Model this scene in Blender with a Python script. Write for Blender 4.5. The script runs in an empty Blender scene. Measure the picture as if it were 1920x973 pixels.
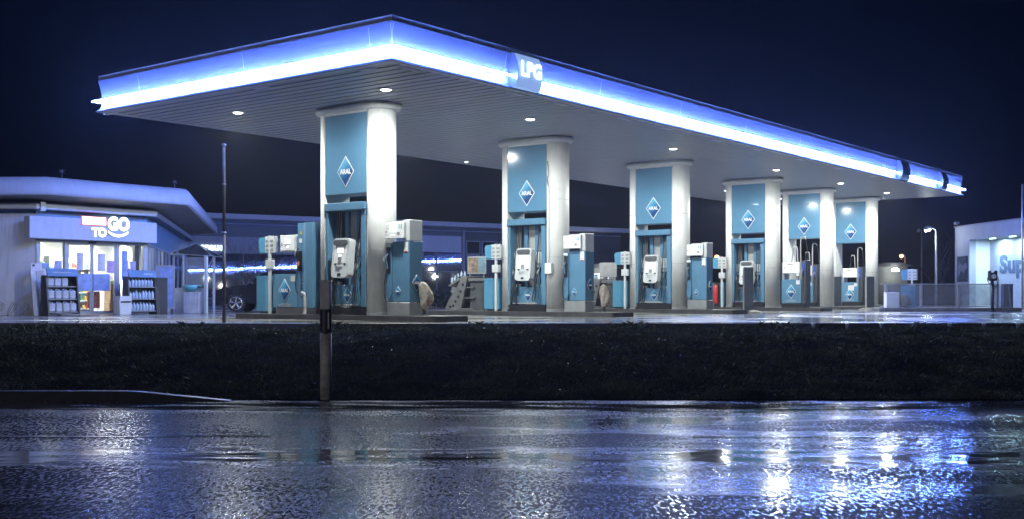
import bpy, bmesh, math, random
import numpy as np
from mathutils import Matrix, Vector
PI = math.pi
R = math.radians
random.seed(7)
rng = np.random.default_rng(5)
scn = bpy.context.scene
COL = scn.collection

# ------------------------------------------------------------------ camera
cd = bpy.data.cameras.new('camera'); cam = bpy.data.objects.new('camera', cd); COL.objects.link(cam)
cd.sensor_width = 36; cd.lens = 36 * 2102 / 1920; cd.shift_y = 66.5 / 1920
cd.clip_start = .1; cd.clip_end = 3000
cam.location = (0, 0, .58); cam.rotation_euler = (R(90), 0, 0)
scn.camera = cam

# ------------------------------------------------------------------ world (night sky), faint sun lamp added for unseen street light behind the camera
SKY_STRENGTH = .006
EXPOSURE = 0.0
HAZE = .0008
ROAD_BUMP = .0021; ROAD_ROUGH = .09
TUBE = 800.0
DOWN_W = 300.0
world = bpy.data.worlds.new('World'); scn.world = world; world.use_nodes = True
nt = world.node_tree; bgn = nt.nodes['Background']
sky = nt.nodes.new('ShaderNodeTexSky'); sky.sky_type = 'NISHITA'; sky.sun_disc = False
sky.sun_elevation = R(0); sky.sun_rotation = R(160); sky.air_density = 1.0; sky.dust_density = .3; sky.ozone_density = 6
nt.links.new(sky.outputs[0], bgn.inputs[0]); bgn.inputs[1].default_value = SKY_STRENGTH
sd = bpy.data.lights.new('rear_street_fill', 'SUN'); so = bpy.data.objects.new('rear_street_fill', sd); COL.objects.link(so)
sd.energy = .28; sd.angle = R(.5); sd.color = (.95, .93, .95); so.rotation_euler = (R(74), 0, R(-30))
scn.view_settings.view_transform = 'Standard'; scn.view_settings.look = 'None'
scn.view_settings.gamma = 1; scn.view_settings.exposure = EXPOSURE; scn.view_settings.use_curve_mapping = False
scn.cycles.max_bounces = 7; scn.cycles.diffuse_bounces = 3; scn.cycles.glossy_bounces = 4
scn.cycles.transparent_max_bounces = 12; scn.cycles.transmission_bounces = 4; scn.cycles.volume_bounces = 0
scn.cycles.caustics_reflective = False; scn.cycles.caustics_refractive = False
scn.cycles.sample_clamp_indirect = 3; scn.cycles.use_denoising = True; scn.cycles.use_adaptive_sampling = False

# ------------------------------------------------------------------ materials
MATS = {}
def mat(name, col=(.5,.5,.5), rough=.5, metal=0, emis=None, estr=0, var=.12, vscale=6, bump=0, bscale=40, spec=.5, coat=0, streak=0, rvar=0, ior=None):
    if name in MATS: return MATS[name]
    m = bpy.data.materials.new(name); m.use_nodes = True; n = m.node_tree.nodes; l = m.node_tree.links
    b = n['Principled BSDF']
    b.inputs['Roughness'].default_value = rough; b.inputs['Metallic'].default_value = metal
    b.inputs['Specular IOR Level'].default_value = spec; b.inputs['Coat Weight'].default_value = coat
    tc = n.new('ShaderNodeTexCoord')
    ns = n.new('ShaderNodeTexNoise'); ns.inputs['Scale'].default_value = vscale; ns.inputs['Detail'].default_value = 6
    l.new(tc.outputs['Object'], ns.inputs['Vector'])
    mr = n.new('ShaderNodeMapRange'); mr.inputs['From Min'].default_value = .3; mr.inputs['From Max'].default_value = .7
    mr.inputs['To Min'].default_value = 1 - var; mr.inputs['To Max'].default_value = 1 + var
    l.new(ns.outputs['Fac'], mr.inputs['Value'])
    mx = n.new('ShaderNodeVectorMath'); mx.operation = 'SCALE'; mx.inputs[0].default_value = col
    l.new(mr.outputs[0], mx.inputs['Scale'])
    out = mx.outputs[0]
    if streak:   # vertical dirt runs
        mp = n.new('ShaderNodeMapping'); mp.inputs['Scale'].default_value = (9, 9, .5)
        l.new(tc.outputs['Object'], mp.inputs['Vector'])
        n2 = n.new('ShaderNodeTexNoise'); n2.inputs['Scale'].default_value = 2; n2.inputs['Detail'].default_value = 8
        l.new(mp.outputs[0], n2.inputs['Vector'])
        m2 = n.new('ShaderNodeMapRange'); m2.inputs['From Min'].default_value = .5; m2.inputs['From Max'].default_value = .75
        m2.inputs['To Min'].default_value = 1; m2.inputs['To Max'].default_value = 1 - streak
        l.new(n2.outputs['Fac'], m2.inputs['Value'])
        m3 = n.new('ShaderNodeVectorMath'); m3.operation = 'SCALE'
        l.new(out, m3.inputs[0]); l.new(m2.outputs[0], m3.inputs['Scale']); out = m3.outputs[0]
    l.new(out, b.inputs['Base Color'])
    if rvar:
        m4 = n.new('ShaderNodeMapRange'); m4.inputs['From Min'].default_value = .35; m4.inputs['From Max'].default_value = .65
        m4.inputs['To Min'].default_value = max(.02, rough - rvar); m4.inputs['To Max'].default_value = rough + rvar
        l.new(ns.outputs['Fac'], m4.inputs['Value']); l.new(m4.outputs[0], b.inputs['Roughness'])
    if bump:
        n3 = n.new('ShaderNodeTexNoise'); n3.inputs['Scale'].default_value = bscale; n3.inputs['Detail'].default_value = 4
        l.new(tc.outputs['Object'], n3.inputs['Vector'])
        bp = n.new('ShaderNodeBump'); bp.inputs['Strength'].default_value = bump; bp.inputs['Distance'].default_value = .01
        l.new(n3.outputs['Fac'], bp.inputs['Height']); l.new(bp.outputs[0], b.inputs['Normal'])
    if emis:
        b.inputs['Emission Color'].default_value = (*emis, 1); b.inputs['Emission Strength'].default_value = estr
    MATS[name] = m; return m

WHITEP = mat('white_pillar_paint', (.74,.74,.72), .45, var=.06, vscale=3, streak=.12, bump=.08, bscale=60)
WHITE = mat('white_enamel', (.72,.73,.73), .35, var=.05, streak=.06)
OFFW = mat('grey_white_plastic', (.52,.54,.55), .45, var=.06)
GREY = mat('grey_metal', (.28,.29,.30), .45, metal=.3, var=.12)
LGREY = mat('pale_galvanised', (.42,.42,.41), .45, metal=.4, var=.15)
DGREY = mat('dark_grey_plastic', (.06,.065,.07), .5, var=.2)
BLACK = mat('black_rubber', (.012,.012,.014), .45, var=.2)
HOSE = mat('hose_rubber', (.03,.035,.04), .35, var=.2)
HOSEB = mat('blue_hose_rubber', (.05,.13,.2), .35, var=.2)
BLUE = mat('pump_blue', (.095,.215,.335), .3, var=.05, vscale=4, streak=.1, coat=.3)
BLUED = mat('panel_blue', (.105,.24,.37), .12, var=.04, vscale=2, coat=1.0)
BINB = mat('bin_blue', (.08,.26,.40), .4, var=.06)
PAPER = mat('paper', (.62,.6,.6), .7, var=.08)
SCREEN = mat('lit_screen', (.5,.6,.6), .3, emis=(.85,.95,1), estr=1.3, var=.02)
KERB = mat('dark_wet_kerb', (.045,.045,.048), .45, var=.4, vscale=5, bump=.4, bscale=30)
KERBL = mat('concrete_kerb', (.16,.16,.15), .5, var=.3, vscale=5, bump=.4, bscale=30)
SLAT = mat('soffit_slats', (.30,.305,.30), .42, var=.05, vscale=2)
FASC = mat('fascia_blue_white', (.06,.063,.09), .4, var=.05, vscale=1.5, streak=.05)
TRIM = mat('roof_trim', (.30,.31,.34), .5, metal=.2, var=.15)
SHOPW = mat('shop_wall_render', (.74,.75,.78), .6, var=.08, vscale=2, streak=.18, bump=.2, bscale=30)
SHOPB = mat('shop_blue_band', (.16,.30,.50), .4, var=.08, vscale=2, streak=.1)
ALU = mat('shop_frame_metal', (.42,.45,.52), .35, metal=.3, var=.06)
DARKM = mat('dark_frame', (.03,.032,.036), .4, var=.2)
CARDB = mat('cardboard', (.30,.20,.12), .7, var=.2)
RED = mat('red_enamel', (.45,.03,.025), .35, var=.1)
LAMPW = mat('lamp_glass_lit', (.8,.8,.8), .3, emis=(.92,1,.98), estr=60, var=0)
SODIUM = mat('sodium_lamp_lit', (.8,.5,.3), .3, emis=(1,.42,.16), estr=12, var=0)
TROL = mat('trolley_grey', (.13,.135,.135), .5, metal=.2, var=.2)
BARK = mat('bark', (.07,.055,.045), .8, var=.3)
LEAFD = mat('dark_evergreen_leaves', (.02,.035,.02), .6, var=.4)
SACK = mat('sack_cloth', (.34,.30,.25), .75, var=.35, vscale=12, bump=.8, bscale=25)
CARP = mat('black_car_paint', (.012,.012,.015), .12, var=.1, coat=1)
DGLASS = mat('dark_glass', (.01,.012,.015), .04, var=.1, spec=.8, coat=1)
RIM = mat('alloy_rim', (.45,.46,.48), .25, metal=.9, var=.1)
POSTM = mat('weathered_post', (.46,.42,.40), .55, var=.35, vscale=9, streak=.3)
RUSTP = mat('rusty_pole', (.09,.065,.05), .55, var=.4, vscale=8)
PLANK = mat('painted_planks', (.36,.38,.42), .6, var=.2, vscale=5, streak=.25)
TEAL = mat('teal_plastic', (.10,.35,.38), .4, var=.1)
CANB = mat('blue_canister', (.42,.46,.52), .4, var=.15)
BOTL = mat('clear_blue_bottle', (.34,.44,.54), .2, var=.25, coat=.5)
DEALW = mat('dealer_panel', (.26,.28,.33), .45, var=.1, vscale=1)
DEALD = mat('dealer_dark_wall', (.05,.055,.07), .4, var=.15, vscale=1)
WASHW = mat('car_wash_render', (.42,.44,.48), .6, var=.08, vscale=1.5, streak=.1)

def glass_mat():
    m = bpy.data.materials.new('window_glass'); m.use_nodes = True; n = m.node_tree.nodes; l = m.node_tree.links
    n.remove(n['Principled BSDF'])
    t = n.new('ShaderNodeBsdfTransparent'); t.inputs[0].default_value = (.88,.92,.93,1)
    g = n.new('ShaderNodeBsdfGlossy'); g.inputs['Roughness'].default_value = .02; g.inputs['Color'].default_value = (.9,.95,1,1)
    fr = n.new('ShaderNodeFresnel'); fr.inputs[0].default_value = 1.7
    mx = n.new('ShaderNodeMixShader'); l.new(fr.outputs[0], mx.inputs[0]); l.new(t.outputs[0], mx.inputs[1]); l.new(g.outputs[0], mx.inputs[2])
    l.new(mx.outputs[0], n['Material Output'].inputs[0]); return m
GLASS = glass_mat()
def frosted_mat():
    m = glass_mat(); m.name = 'dirty_screen_glass'; n = m.node_tree.nodes; l = m.node_tree.links
    d = n.new('ShaderNodeBsdfDiffuse'); d.inputs[0].default_value = (.4,.42,.44,1)
    mx0 = [x for x in n if x.type == 'MIX_SHADER'][0]
    mx = n.new('ShaderNodeMixShader')
    ns = n.new('ShaderNodeTexNoise'); ns.inputs['Scale'].default_value = 3; ns.inputs['Detail'].default_value = 6
    tc = n.new('ShaderNodeTexCoord'); l.new(tc.outputs['Object'], ns.inputs['Vector'])
    mr = n.new('ShaderNodeMapRange'); mr.inputs['To Min'].default_value = .12; mr.inputs['To Max'].default_value = .5
    l.new(ns.outputs['Fac'], mr.inputs['Value']); l.new(mr.outputs[0], mx.inputs[0])
    l.new(mx0.outputs[0], mx.inputs[1]); l.new(d.outputs[0], mx.inputs[2])
    l.new(mx.outputs[0], n['Material Output'].inputs[0]); return m
FROST = frosted_mat()
def mirror_glass():
    m = bpy.data.materials.new('dark_reflective_glazing'); m.use_nodes = True; n = m.node_tree.nodes; l = m.node_tree.links
    b = n['Principled BSDF']; b.inputs['Base Color'].default_value = (.012,.016,.03,1); b.inputs['Roughness'].default_value = .03
    b.inputs['Specular IOR Level'].default_value = 1.0; b.inputs['IOR'].default_value = 2.3
    tc = n.new('ShaderNodeTexCoord'); ns = n.new('ShaderNodeTexNoise'); ns.inputs['Scale'].default_value = .35; ns.inputs['Detail'].default_value = 1
    l.new(tc.outputs['Object'], ns.inputs['Vector'])
    bp = n.new('ShaderNodeBump'); bp.inputs['Strength'].default_value = .25; bp.inputs['Distance'].default_value = .02
    l.new(ns.outputs['Fac'], bp.inputs['Height']); l.new(bp.outputs[0], b.inputs['Normal']); return m
MGLASS = mirror_glass()
def emit_mat(name, col, s):
    m = bpy.data.materials.new(name); m.use_nodes = True; n = m.node_tree.nodes
    e = n.new('ShaderNodeEmission'); e.inputs[0].default_value = (*col, 1); e.inputs[1].default_value = s
    n.remove(n['Principled BSDF']); m.node_tree.links.new(e.outputs[0], n['Material Output'].inputs[0]); return m
TUBEM = emit_mat('blue_neon_tube', (.145,.27,1.0), TUBE)
LETTER = emit_mat('lit_letter_face', (1,1,.98), 3.5)
LETTERB = emit_mat('blue_white_sign_letters', (.7,.85,1), 2.5)
LPGL = emit_mat('lit_sign_letter', (.9,.95,1), 2.2)
GREENE = emit_mat('green_glowing_letter_side', (.06,.42,.38), .5)
REDE = emit_mat('red_glowing_rim', (1,.12,.2), 1.3)
DOWNM = emit_mat('downlight_lens', (.95,1,.96), 14)
ROOML = emit_mat('shop_tube_light', (1,.96,.86), 9)

def emblem_mat():
    m = bpy.data.materials.new('emblem_blue_gradient'); m.use_nodes = True; n = m.node_tree.nodes; l = m.node_tree.links
    b = n['Principled BSDF']; b.inputs['Roughness'].default_value = .25; b.inputs['Coat Weight'].default_value = .5
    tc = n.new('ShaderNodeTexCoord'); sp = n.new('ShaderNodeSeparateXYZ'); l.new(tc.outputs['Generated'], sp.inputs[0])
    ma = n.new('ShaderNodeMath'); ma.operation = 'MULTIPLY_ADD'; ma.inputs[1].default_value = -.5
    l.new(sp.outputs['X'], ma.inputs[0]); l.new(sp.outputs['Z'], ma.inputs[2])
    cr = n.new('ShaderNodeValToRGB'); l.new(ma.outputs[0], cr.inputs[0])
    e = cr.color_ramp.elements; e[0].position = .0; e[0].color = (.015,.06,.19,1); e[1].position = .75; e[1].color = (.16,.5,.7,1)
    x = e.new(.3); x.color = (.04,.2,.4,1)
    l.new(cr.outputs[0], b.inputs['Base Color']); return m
EMBM = emblem_mat()

# ------------------------------------------------------------------ mesh helpers
class MB:
    def __init__(s, M=None): s.v = []; s.f = []; s.mi = []; s.sm = []; s.M = M or Matrix.Identity(4); s.cur = 0
    def add(s, vs, fs, smooth=False):
        o = len(s.v); s.v += [tuple(s.M @ Vector(p)) for p in vs]
        for f in fs: s.f.append([i + o for i in f]); s.mi.append(s.cur); s.sm.append(smooth)
        return s
    def box(s, x0, x1, y0, y1, z0, z1, bev=0.006):
        b = min(bev, abs(x1-x0)*.3, abs(y1-y0)*.3, abs(z1-z0)*.3)
        if b <= 0:
            vs = [(x,y,z) for z in (z0,z1) for y in (y0,y1) for x in (x0,x1)]
            return s.add(vs, [(0,2,3,1),(4,5,7,6),(0,1,5,4),(2,6,7,3),(0,4,6,2),(1,3,7,5)])
        bm = bmesh.new(); bmesh.ops.create_cube(bm, size=1)
        for v in bm.verts: v.co = ((x0+x1)/2+v.co.x*(x1-x0), (y0+y1)/2+v.co.y*(y1-y0), (z0+z1)/2+v.co.z*(z1-z0))
        bmesh.ops.bevel(bm, geom=bm.edges[:], offset=b, segments=1, affect='EDGES')
        bm.verts.index_update()
        s.add([tuple(v.co) for v in bm.verts], [[v.index for v in f.verts] for f in bm.faces]); bm.free(); return s
    def prism(s, pts, z0, z1, axis='z', smooth=False):
        n = len(pts)
        def P(a, b, c):
            return (a,b,c) if axis == 'z' else ((a,c,b) if axis == 'y' else (c,a,b))
        vs = [P(a,b,z0) for a,b in pts] + [P(a,b,z1) for a,b in pts]
        s.add(vs, [list(range(n))[::-1], list(range(n, 2*n))])
        o = len(s.v) - 2*n
        for i in range(n):
            j = (i+1) % n; s.f.append([o+i, o+j, o+n+j, o+n+i]); s.mi.append(s.cur); s.sm.append(smooth)
        return s
    def cyl(s, c, r, h, n=24, r2=None, axis='z'):
        r2 = r if r2 is None else r2; vs = []
        for k, rr in ((0, r), (1, r2)):
            for i in range(n):
                a = 2*PI*i/n; p = (rr*math.cos(a), rr*math.sin(a), k*h)
                if axis == 'y': p = (p[0], p[2], p[1])
                if axis == 'x': p = (p[2], p[0], p[1])
                vs.append((c[0]+p[0], c[1]+p[1], c[2]+p[2]))
        s.add(vs, [list(range(n))[::-1], list(range(n, 2*n))])
        o = len(s.v) - 2*n
        for i in range(n):
            j = (i+1) % n; s.f.append([o+i, o+j, o+n+j, o+n+i]); s.mi.append(s.cur); s.sm.append(True)
        return s
    def tube(s, pts, r, n=8, smoothpath=True, r2=None):
        P = [Vector(p) for p in pts]
        if smoothpath and len(P) > 2:
            Q = []
            for i in range(len(P)-1):
                p0 = P[max(i-1,0)]; p1 = P[i]; p2 = P[i+1]; p3 = P[min(i+2,len(P)-1)]
                for k in range(5):
                    t = k/5
                    Q.append(.5*((2*p1)+(-p0+p2)*t+(2*p0-5*p1+4*p2-p3)*t*t+(-p0+3*p1-3*p2+p3)*t**3))
            Q.append(P[-1]); P = Q
        vs = []; m = len(P); up = Vector((.13,.31,.94))
        for i, p in enumerate(P):
            d = (P[min(i+1,m-1)] - P[max(i-1,0)]).normalized()
            a = d.cross(up)
            if a.length < .05: a = d.cross(Vector((1,0,0)))
            a.normalize(); b = d.cross(a)
            rr = r if r2 is None else r + (r2-r)*i/(m-1)
            for k in range(n):
                t = 2*PI*k/n; vs.append(tuple(p + a*rr*math.cos(t) + b*rr*math.sin(t)))
        fs = [[i*n+k, i*n+(k+1)%n, (i+1)*n+(k+1)%n, (i+1)*n+k] for i in range(m-1) for k in range(n)]
        s.add(vs, fs, True); s.add(vs[:n], [list(range(n))[::-1]]); s.add(vs[-n:], [list(range(n))]); return s
    def lathe(s, prof, c=(0,0,0), n=24):
        vs = [(c[0]+r*math.cos(2*PI*k/n), c[1]+r*math.sin(2*PI*k/n), c[2]+z) for r, z in prof for k in range(n)]
        fs = [[i*n+k, i*n+(k+1)%n, (i+1)*n+(k+1)%n, (i+1)*n+k] for i in range(len(prof)-1) for k in range(n)]
        return s.add(vs, fs, True)
    def sweep(s, path, prof, closed=False, flat=True):
        n = len(path); rows = []
        for o_, z in prof:
            row = []
            for i in range(n):
                p = Vector(path[i])
                d1 = (Vector(path[i]) - Vector(path[i-1])).normalized() if (i > 0 or closed) else None
                d2 = (Vector(path[(i+1) % n]) - Vector(path[i])).normalized() if (i < n-1 or closed) else None
                d1 = d1 or d2; d2 = d2 or d1
                n1 = Vector((d1.y, -d1.x)); n2 = Vector((d2.y, -d2.x)); b = (n1+n2).normalized()
                q = p + b * (o_/max(.2, b.dot(n1))); row.append((q.x, q.y, z))
            rows.append(row)
        vs = [v for r_ in rows for v in r_]; m = n if closed else n-1
        fs = [[j*n+i, j*n+(i+1)%n, (j+1)*n+(i+1)%n, (j+1)*n+i] for j in range(len(prof)-1) for i in range(m)]
        return s.add(vs, fs, not flat)
    def build(s, name, mats, parent=None, world=False):
        me = bpy.data.meshes.new(name)
        vs = s.v
        if parent is not None and world:
            Mi = WM[parent.name].inverted(); vs = [tuple(Mi @ Vector(p)) for p in vs]
        me.from_pydata(vs, [], s.f)
        for m in (mats if isinstance(mats, (list, tuple)) else [mats]): me.materials.append(m)
        me.polygons.foreach_set('material_index', s.mi); me.polygons.foreach_set('use_smooth', s.sm)
        bm = bmesh.new(); bm.from_mesh(me); bmesh.ops.recalc_face_normals(bm, faces=bm.faces[:]); bm.to_mesh(me); bm.free()
        me.update()
        o = bpy.data.objects.new(name, me); COL.objects.link(o)
        if parent is not None: o.parent = parent; WM[o.name] = WM[parent.name]
        else: WM[o.name] = Matrix.Identity(4)
        return o
WM = {}
def tag(o, label=None, cat=None, group=None, kind=None):
    if label: o['label'] = label
    if cat: o['category'] = cat
    if group: o['group'] = group
    if kind: o['kind'] = kind
    return o
def thing(name, label, cat, loc=(0,0,0), rz=0, group=None):
    o = bpy.data.objects.new(name, None); COL.objects.link(o); o.empty_display_size = .2
    o.location = loc; o.rotation_euler = (0,0,rz); WM[o.name] = Matrix.Translation(loc) @ Matrix.Rotation(rz, 4, 'Z')
    return tag(o, label, cat, group)
def struct(mb, name, m): return tag(mb.build(name, m), kind='structure')
def copy_tree(o, loc=None, rz=None, label=None, parent=None):
    c = o.copy(); COL.objects.link(c); c.parent = parent
    if parent is None:
        c.location = loc; c.rotation_euler = (0,0, o.rotation_euler.z if rz is None else rz)
        if label: c['label'] = label
        WM[c.name] = Matrix.Translation(c.location) @ Matrix.Rotation(c.rotation_euler.z, 4, 'Z')
    for ch in list(o.children):
        copy_tree(ch, parent=c)
    return c
TXT = {}
def text(s, h, name, m, parent, loc, rz=0, depth=.01, bold=.0, w=None, mback=None, tilt=0, lab=None):
    key = (s, bold)
    if key not in TXT:
        cu = bpy.data.curves.new('t', 'FONT'); cu.body = s; cu.extrude = .5; cu.offset = bold; cu.resolution_u = 3
        to = bpy.data.objects.new('t', cu); COL.objects.link(to)
        me = bpy.data.meshes.new_from_object(to.evaluated_get(bpy.context.evaluated_depsgraph_get()))
        vs = [v.co.copy() for v in me.vertices]; fs = [list(p.vertices) for p in me.polygons]
        bpy.data.objects.remove(to); TXT[key] = (vs, fs)
    vs, fs = TXT[key]
    x0 = min(v.x for v in vs); x1 = max(v.x for v in vs); y0 = min(v.y for v in vs); y1 = max(v.y for v in vs)
    sy = h/(y1-y0); sx = sy if w is None else w/(x1-x0)
    b = MB(Matrix.Translation(loc) @ Matrix.Rotation(rz, 4, 'Z') @ Matrix.Rotation(tilt, 4, 'X'))
    b.v = [tuple(b.M @ Vector(((v.x-(x0+x1)/2)*sx, -(v.z)*depth, (v.y-(y0+y1)/2)*sy))) for v in vs]
    for f in fs:
        zs = [vs[i].z for i in f]; side = max(zs)-min(zs) > .01
        b.f.append(f[::-1]); b.mi.append(1 if (side and mback) else 0); b.sm.append(False)
    return b.build(name, [m, mback] if mback else m, parent)

# frames
A_ISL = math.atan2(-.6128, .7902)     # island frame: x towards the road end, y along the canopy
A_SHOP = math.atan2(.7902, .6128)     # shop frame: x along the shop front, y into the shop
C0 = Vector((-2.27, 21.2)); U = Vector((.6128, .7902)); V = Vector((-.7902, .6128))
O1 = Vector((-3.09, 26.06))
TS = [0, 7.02, 14.0, 21.05, 26.3, 31.5]

# ================================================================== THE SETTING
def noise_mat(name, fn):
    m = bpy.data.materials.new(name); m.use_nodes = True; fn(m.node_tree.nodes, m.node_tree.links, m.node_tree.nodes['Principled BSDF']); return m
def tex(n, l, src, scale, detail=6, stretch=None):
    t = n.new('ShaderNodeTexNoise'); t.inputs['Scale'].default_value = scale; t.inputs['Detail'].default_value = detail
    if stretch:
        mp = n.new('ShaderNodeMapping'); mp.inputs['Scale'].default_value = stretch; l.new(src, mp.inputs['Vector']); src = mp.outputs[0]
    l.new(src, t.inputs['Vector']); return t.outputs['Fac']
def rng_(n, l, src, a, b, c, d, smooth=False):
    m = n.new('ShaderNodeMapRange'); m.inputs['From Min'].default_value = a; m.inputs['From Max'].default_value = b
    m.inputs['To Min'].default_value = c; m.inputs['To Max'].default_value = d
    if smooth: m.interpolation_type = 'SMOOTHSTEP'
    l.new(src, m.inputs['Value']); return m.outputs[0]
def math_(n, l, op, a, b, cl=False):
    m = n.new('ShaderNodeMath'); m.operation = op; m.use_clamp = cl
    for i, x in enumerate((a, b)):
        if isinstance(x, (int, float)): m.inputs[i].default_value = x
        else: l.new(x, m.inputs[i])
    return m.outputs[0]

def road_fn(n, l, b):
    tc = n.new('ShaderNodeTexCoord'); P = tc.outputs['Object']
    sp = n.new('ShaderNodeSeparateXYZ'); l.new(P, sp.inputs[0]); Y = sp.outputs['Y']
    big = tex(n, l, P, .5, 5, (.35, 1.2, 1))
    # wheel ruts holding standing water (they run along the road)
    wob = math_(n, l, 'MULTIPLY_ADD', big, 1.2); n_ = wob.node; n_.inputs[2].default_value = -.6
    Yw = math_(n, l, 'ADD', math_(n, l, 'ADD', Y, wob), math_(n, l, 'MULTIPLY', math_(n, l, 'SUBTRACT', tex(n, l, P, 4, 5, (.35, 1, 1)), .5), 1.5))
    def band(c, w, s):
        d = math_(n, l, 'ABSOLUTE', math_(n, l, 'SUBTRACT', Yw, c), 0)
        return rng_(n, l, d, w, w+s, 1, 0, True)
    rut = math_(n, l, 'MAXIMUM', band(9.75, .16, .5), band(14.2, .15, .9))
    pud = rng_(n, l, tex(n, l, P, .8, 6, (.3, 1, 1)), .54, .66, 0, .75, True)
    rut = math_(n, l, 'MULTIPLY', rut, rng_(n, l, tex(n, l, P, 2.2, 5, (.35, 1.5, 1)), .38, .5, .35, 1, True))
    wet = math_(n, l, 'MAXIMUM', rut, pud)
    g1 = tex(n, l, P, 38, 2, (1, .34, 1)); g2 = tex(n, l, P, 5, 3, (.5, 1, 1))
    h = math_(n, l, 'ADD', g1, math_(n, l, 'MULTIPLY', g2, .8))
    h = math_(n, l, 'MULTIPLY', h, rng_(n, l, wet, 0, 1, 1, .12))
    bp = n.new('ShaderNodeBump'); bp.inputs['Strength'].default_value = 1; bp.inputs['Distance'].default_value = ROAD_BUMP
    l.new(h, bp.inputs['Height']); l.new(bp.outputs[0], b.inputs['Normal'])
    # stone tops stand out of the water film: dull and dark against the glossy film between them
    big2 = tex(n, l, P, .9, 5, (.4, 1, 1))
    thr = math_(n, l, 'MULTIPLY_ADD', big2, .55); thr.node.inputs[2].default_value = -.28
    st = math_(n, l, 'ADD', tex(n, l, P, 36, 2, (1, .36, 1)), thr)
    film = rng_(n, l, st, .42, .52, 1, 0, True)
    film = math_(n, l, 'MAXIMUM', film, wet)
    l.new(rng_(n, l, film, 0, 1, .01, .5), b.inputs['Specular IOR Level'])
    rg = math_(n, l, 'ADD', rng_(n, l, film, 0, 1, .30, 0), rng_(n, l, wet, 0, 1, ROAD_ROUGH, .06))
    l.new(rg, b.inputs['Roughness'])
    cr = n.new('ShaderNodeValToRGB'); l.new(tex(n, l, P, 25, 6), cr.inputs[0])
    cr.color_ramp.elements[0].color = (.005,.0055,.006,1); cr.color_ramp.elements[1].color = (.022,.022,.023,1)
    l.new(cr.outputs[0], b.inputs['Base Color']); b.inputs['IOR'].default_value = 1.43
ROAD = noise_mat('wet_asphalt', road_fn)
def fore_fn(n, l, b):
    tc = n.new('ShaderNodeTexCoord'); P = tc.outputs['Object']
    wet = rng_(n, l, tex(n, l, P, .55, 6, (.6,1,1)), .40, .56, 0, 1, True)
    l.new(rng_(n, l, wet, 0, 1, .34, .07), b.inputs['Roughness'])
    cr = n.new('ShaderNodeValToRGB'); l.new(tex(n, l, P, 3, 8), cr.inputs[0])
    cr.color_ramp.elements[0].color = (.10,.10,.10,1); cr.color_ramp.elements[1].color = (.28,.28,.27,1)
    l.new(cr.outputs[0], b.inputs['Base Color'])
    bp = n.new('ShaderNodeBump'); bp.inputs['Strength'].default_value = .6; bp.inputs['Distance'].default_value = .003
    h = math_(n, l, 'ADD', tex(n, l, P, 60, 3), math_(n, l, 'MULTIPLY', tex(n, l, P, 4, 3), .8))
    l.new(h, bp.inputs['Height']); l.new(bp.outputs[0], b.inputs['Normal'])
FORE = noise_mat('wet_forecourt_concrete', fore_fn)
def earth_fn(n, l, b):
    tc = n.new('ShaderNodeTexCoord'); P = tc.outputs['Object']
    cr = n.new('ShaderNodeValToRGB'); l.new(tex(n, l, P, 5, 8), cr.inputs[0])
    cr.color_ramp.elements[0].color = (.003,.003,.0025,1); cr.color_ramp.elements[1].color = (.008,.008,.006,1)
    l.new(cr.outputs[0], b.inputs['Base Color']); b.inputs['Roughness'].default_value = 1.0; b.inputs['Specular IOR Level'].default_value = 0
    bp = n.new('ShaderNodeBump'); bp.inputs['Distance'].default_value = .05; l.new(tex(n, l, P, 14, 6), bp.inputs['Height']); l.new(bp.outputs[0], b.inputs['Normal'])
EARTH = noise_mat('verge_soil', earth_fn)

ZR = -.83
s = MB(); s.add([(-70,-12,ZR),(70,-12,ZR),(70,15.05,ZR),(-70,15.05,ZR)], [(0,1,2,3)]); struct(s, 'road', ROAD)
s = MB(); s.add([(-900,-12.0,ZR-.05),(900,-12.0,ZR-.05),(900,-400,ZR-.05),(-900,-400,ZR-.05)], [(0,3,2,1)]); struct(s, 'ground_near_side', EARTH)
s = MB(); s.add([(-60,23.55,0),(60,23.55,0),(60,75,0),(-60,75,0)], [(0,1,2,3)]); struct(s, 'forecourt_paving', FORE)
s = MB(); s.add([(-1500,23.6,-.02),(1500,23.6,-.02),(1500,2500,-.02),(-1500,2500,-.02)], [(0,1,2,3)]); struct(s, 'ground', mat('dark_ground', (.03,.03,.032), .6, var=.3, vscale=.3))

# grassy bank between road and forecourt
prof = [(14.9,ZR-.03),(15.1,ZR+.015),(15.6,-.77),(16.4,-.66),(17.6,-.47),(18.8,-.30),(20.0,-.205),(21.4,-.165),(23.0,-.135),(23.5,-.13)]
def bank_z(x, y):
    z = np.interp(y, [p[0] for p in prof], [p[1] for p in prof])
    w = np.clip((y-15.2)/1.5, 0, 1)*np.clip((23.3-y)/1, 0, 1)
    return z + w*(.035*np.sin(x*1.1+y*.7)+.025*np.sin(x*2.7-y*1.9)+.018*np.sin(x*.45+2))
xs = np.linspace(-60, 60, 481); ys = np.concatenate([np.linspace(14.9, 23.5, 70)])
X, Yg = np.meshgrid(xs, ys); Zg = bank_z(X, Yg) + rng.normal(0, .004, X.shape)
nx = len(xs); vs = np.stack([X.ravel(), Yg.ravel(), Zg.ravel()], 1).tolist()
fs = [[j*nx+i, j*nx+i+1, (j+1)*nx+i+1, (j+1)*nx+i] for j in range(len(ys)-1) for i in range(nx-1)]
s = MB(); s.add(vs, fs, True); struct(s, 'verge', EARTH)

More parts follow.
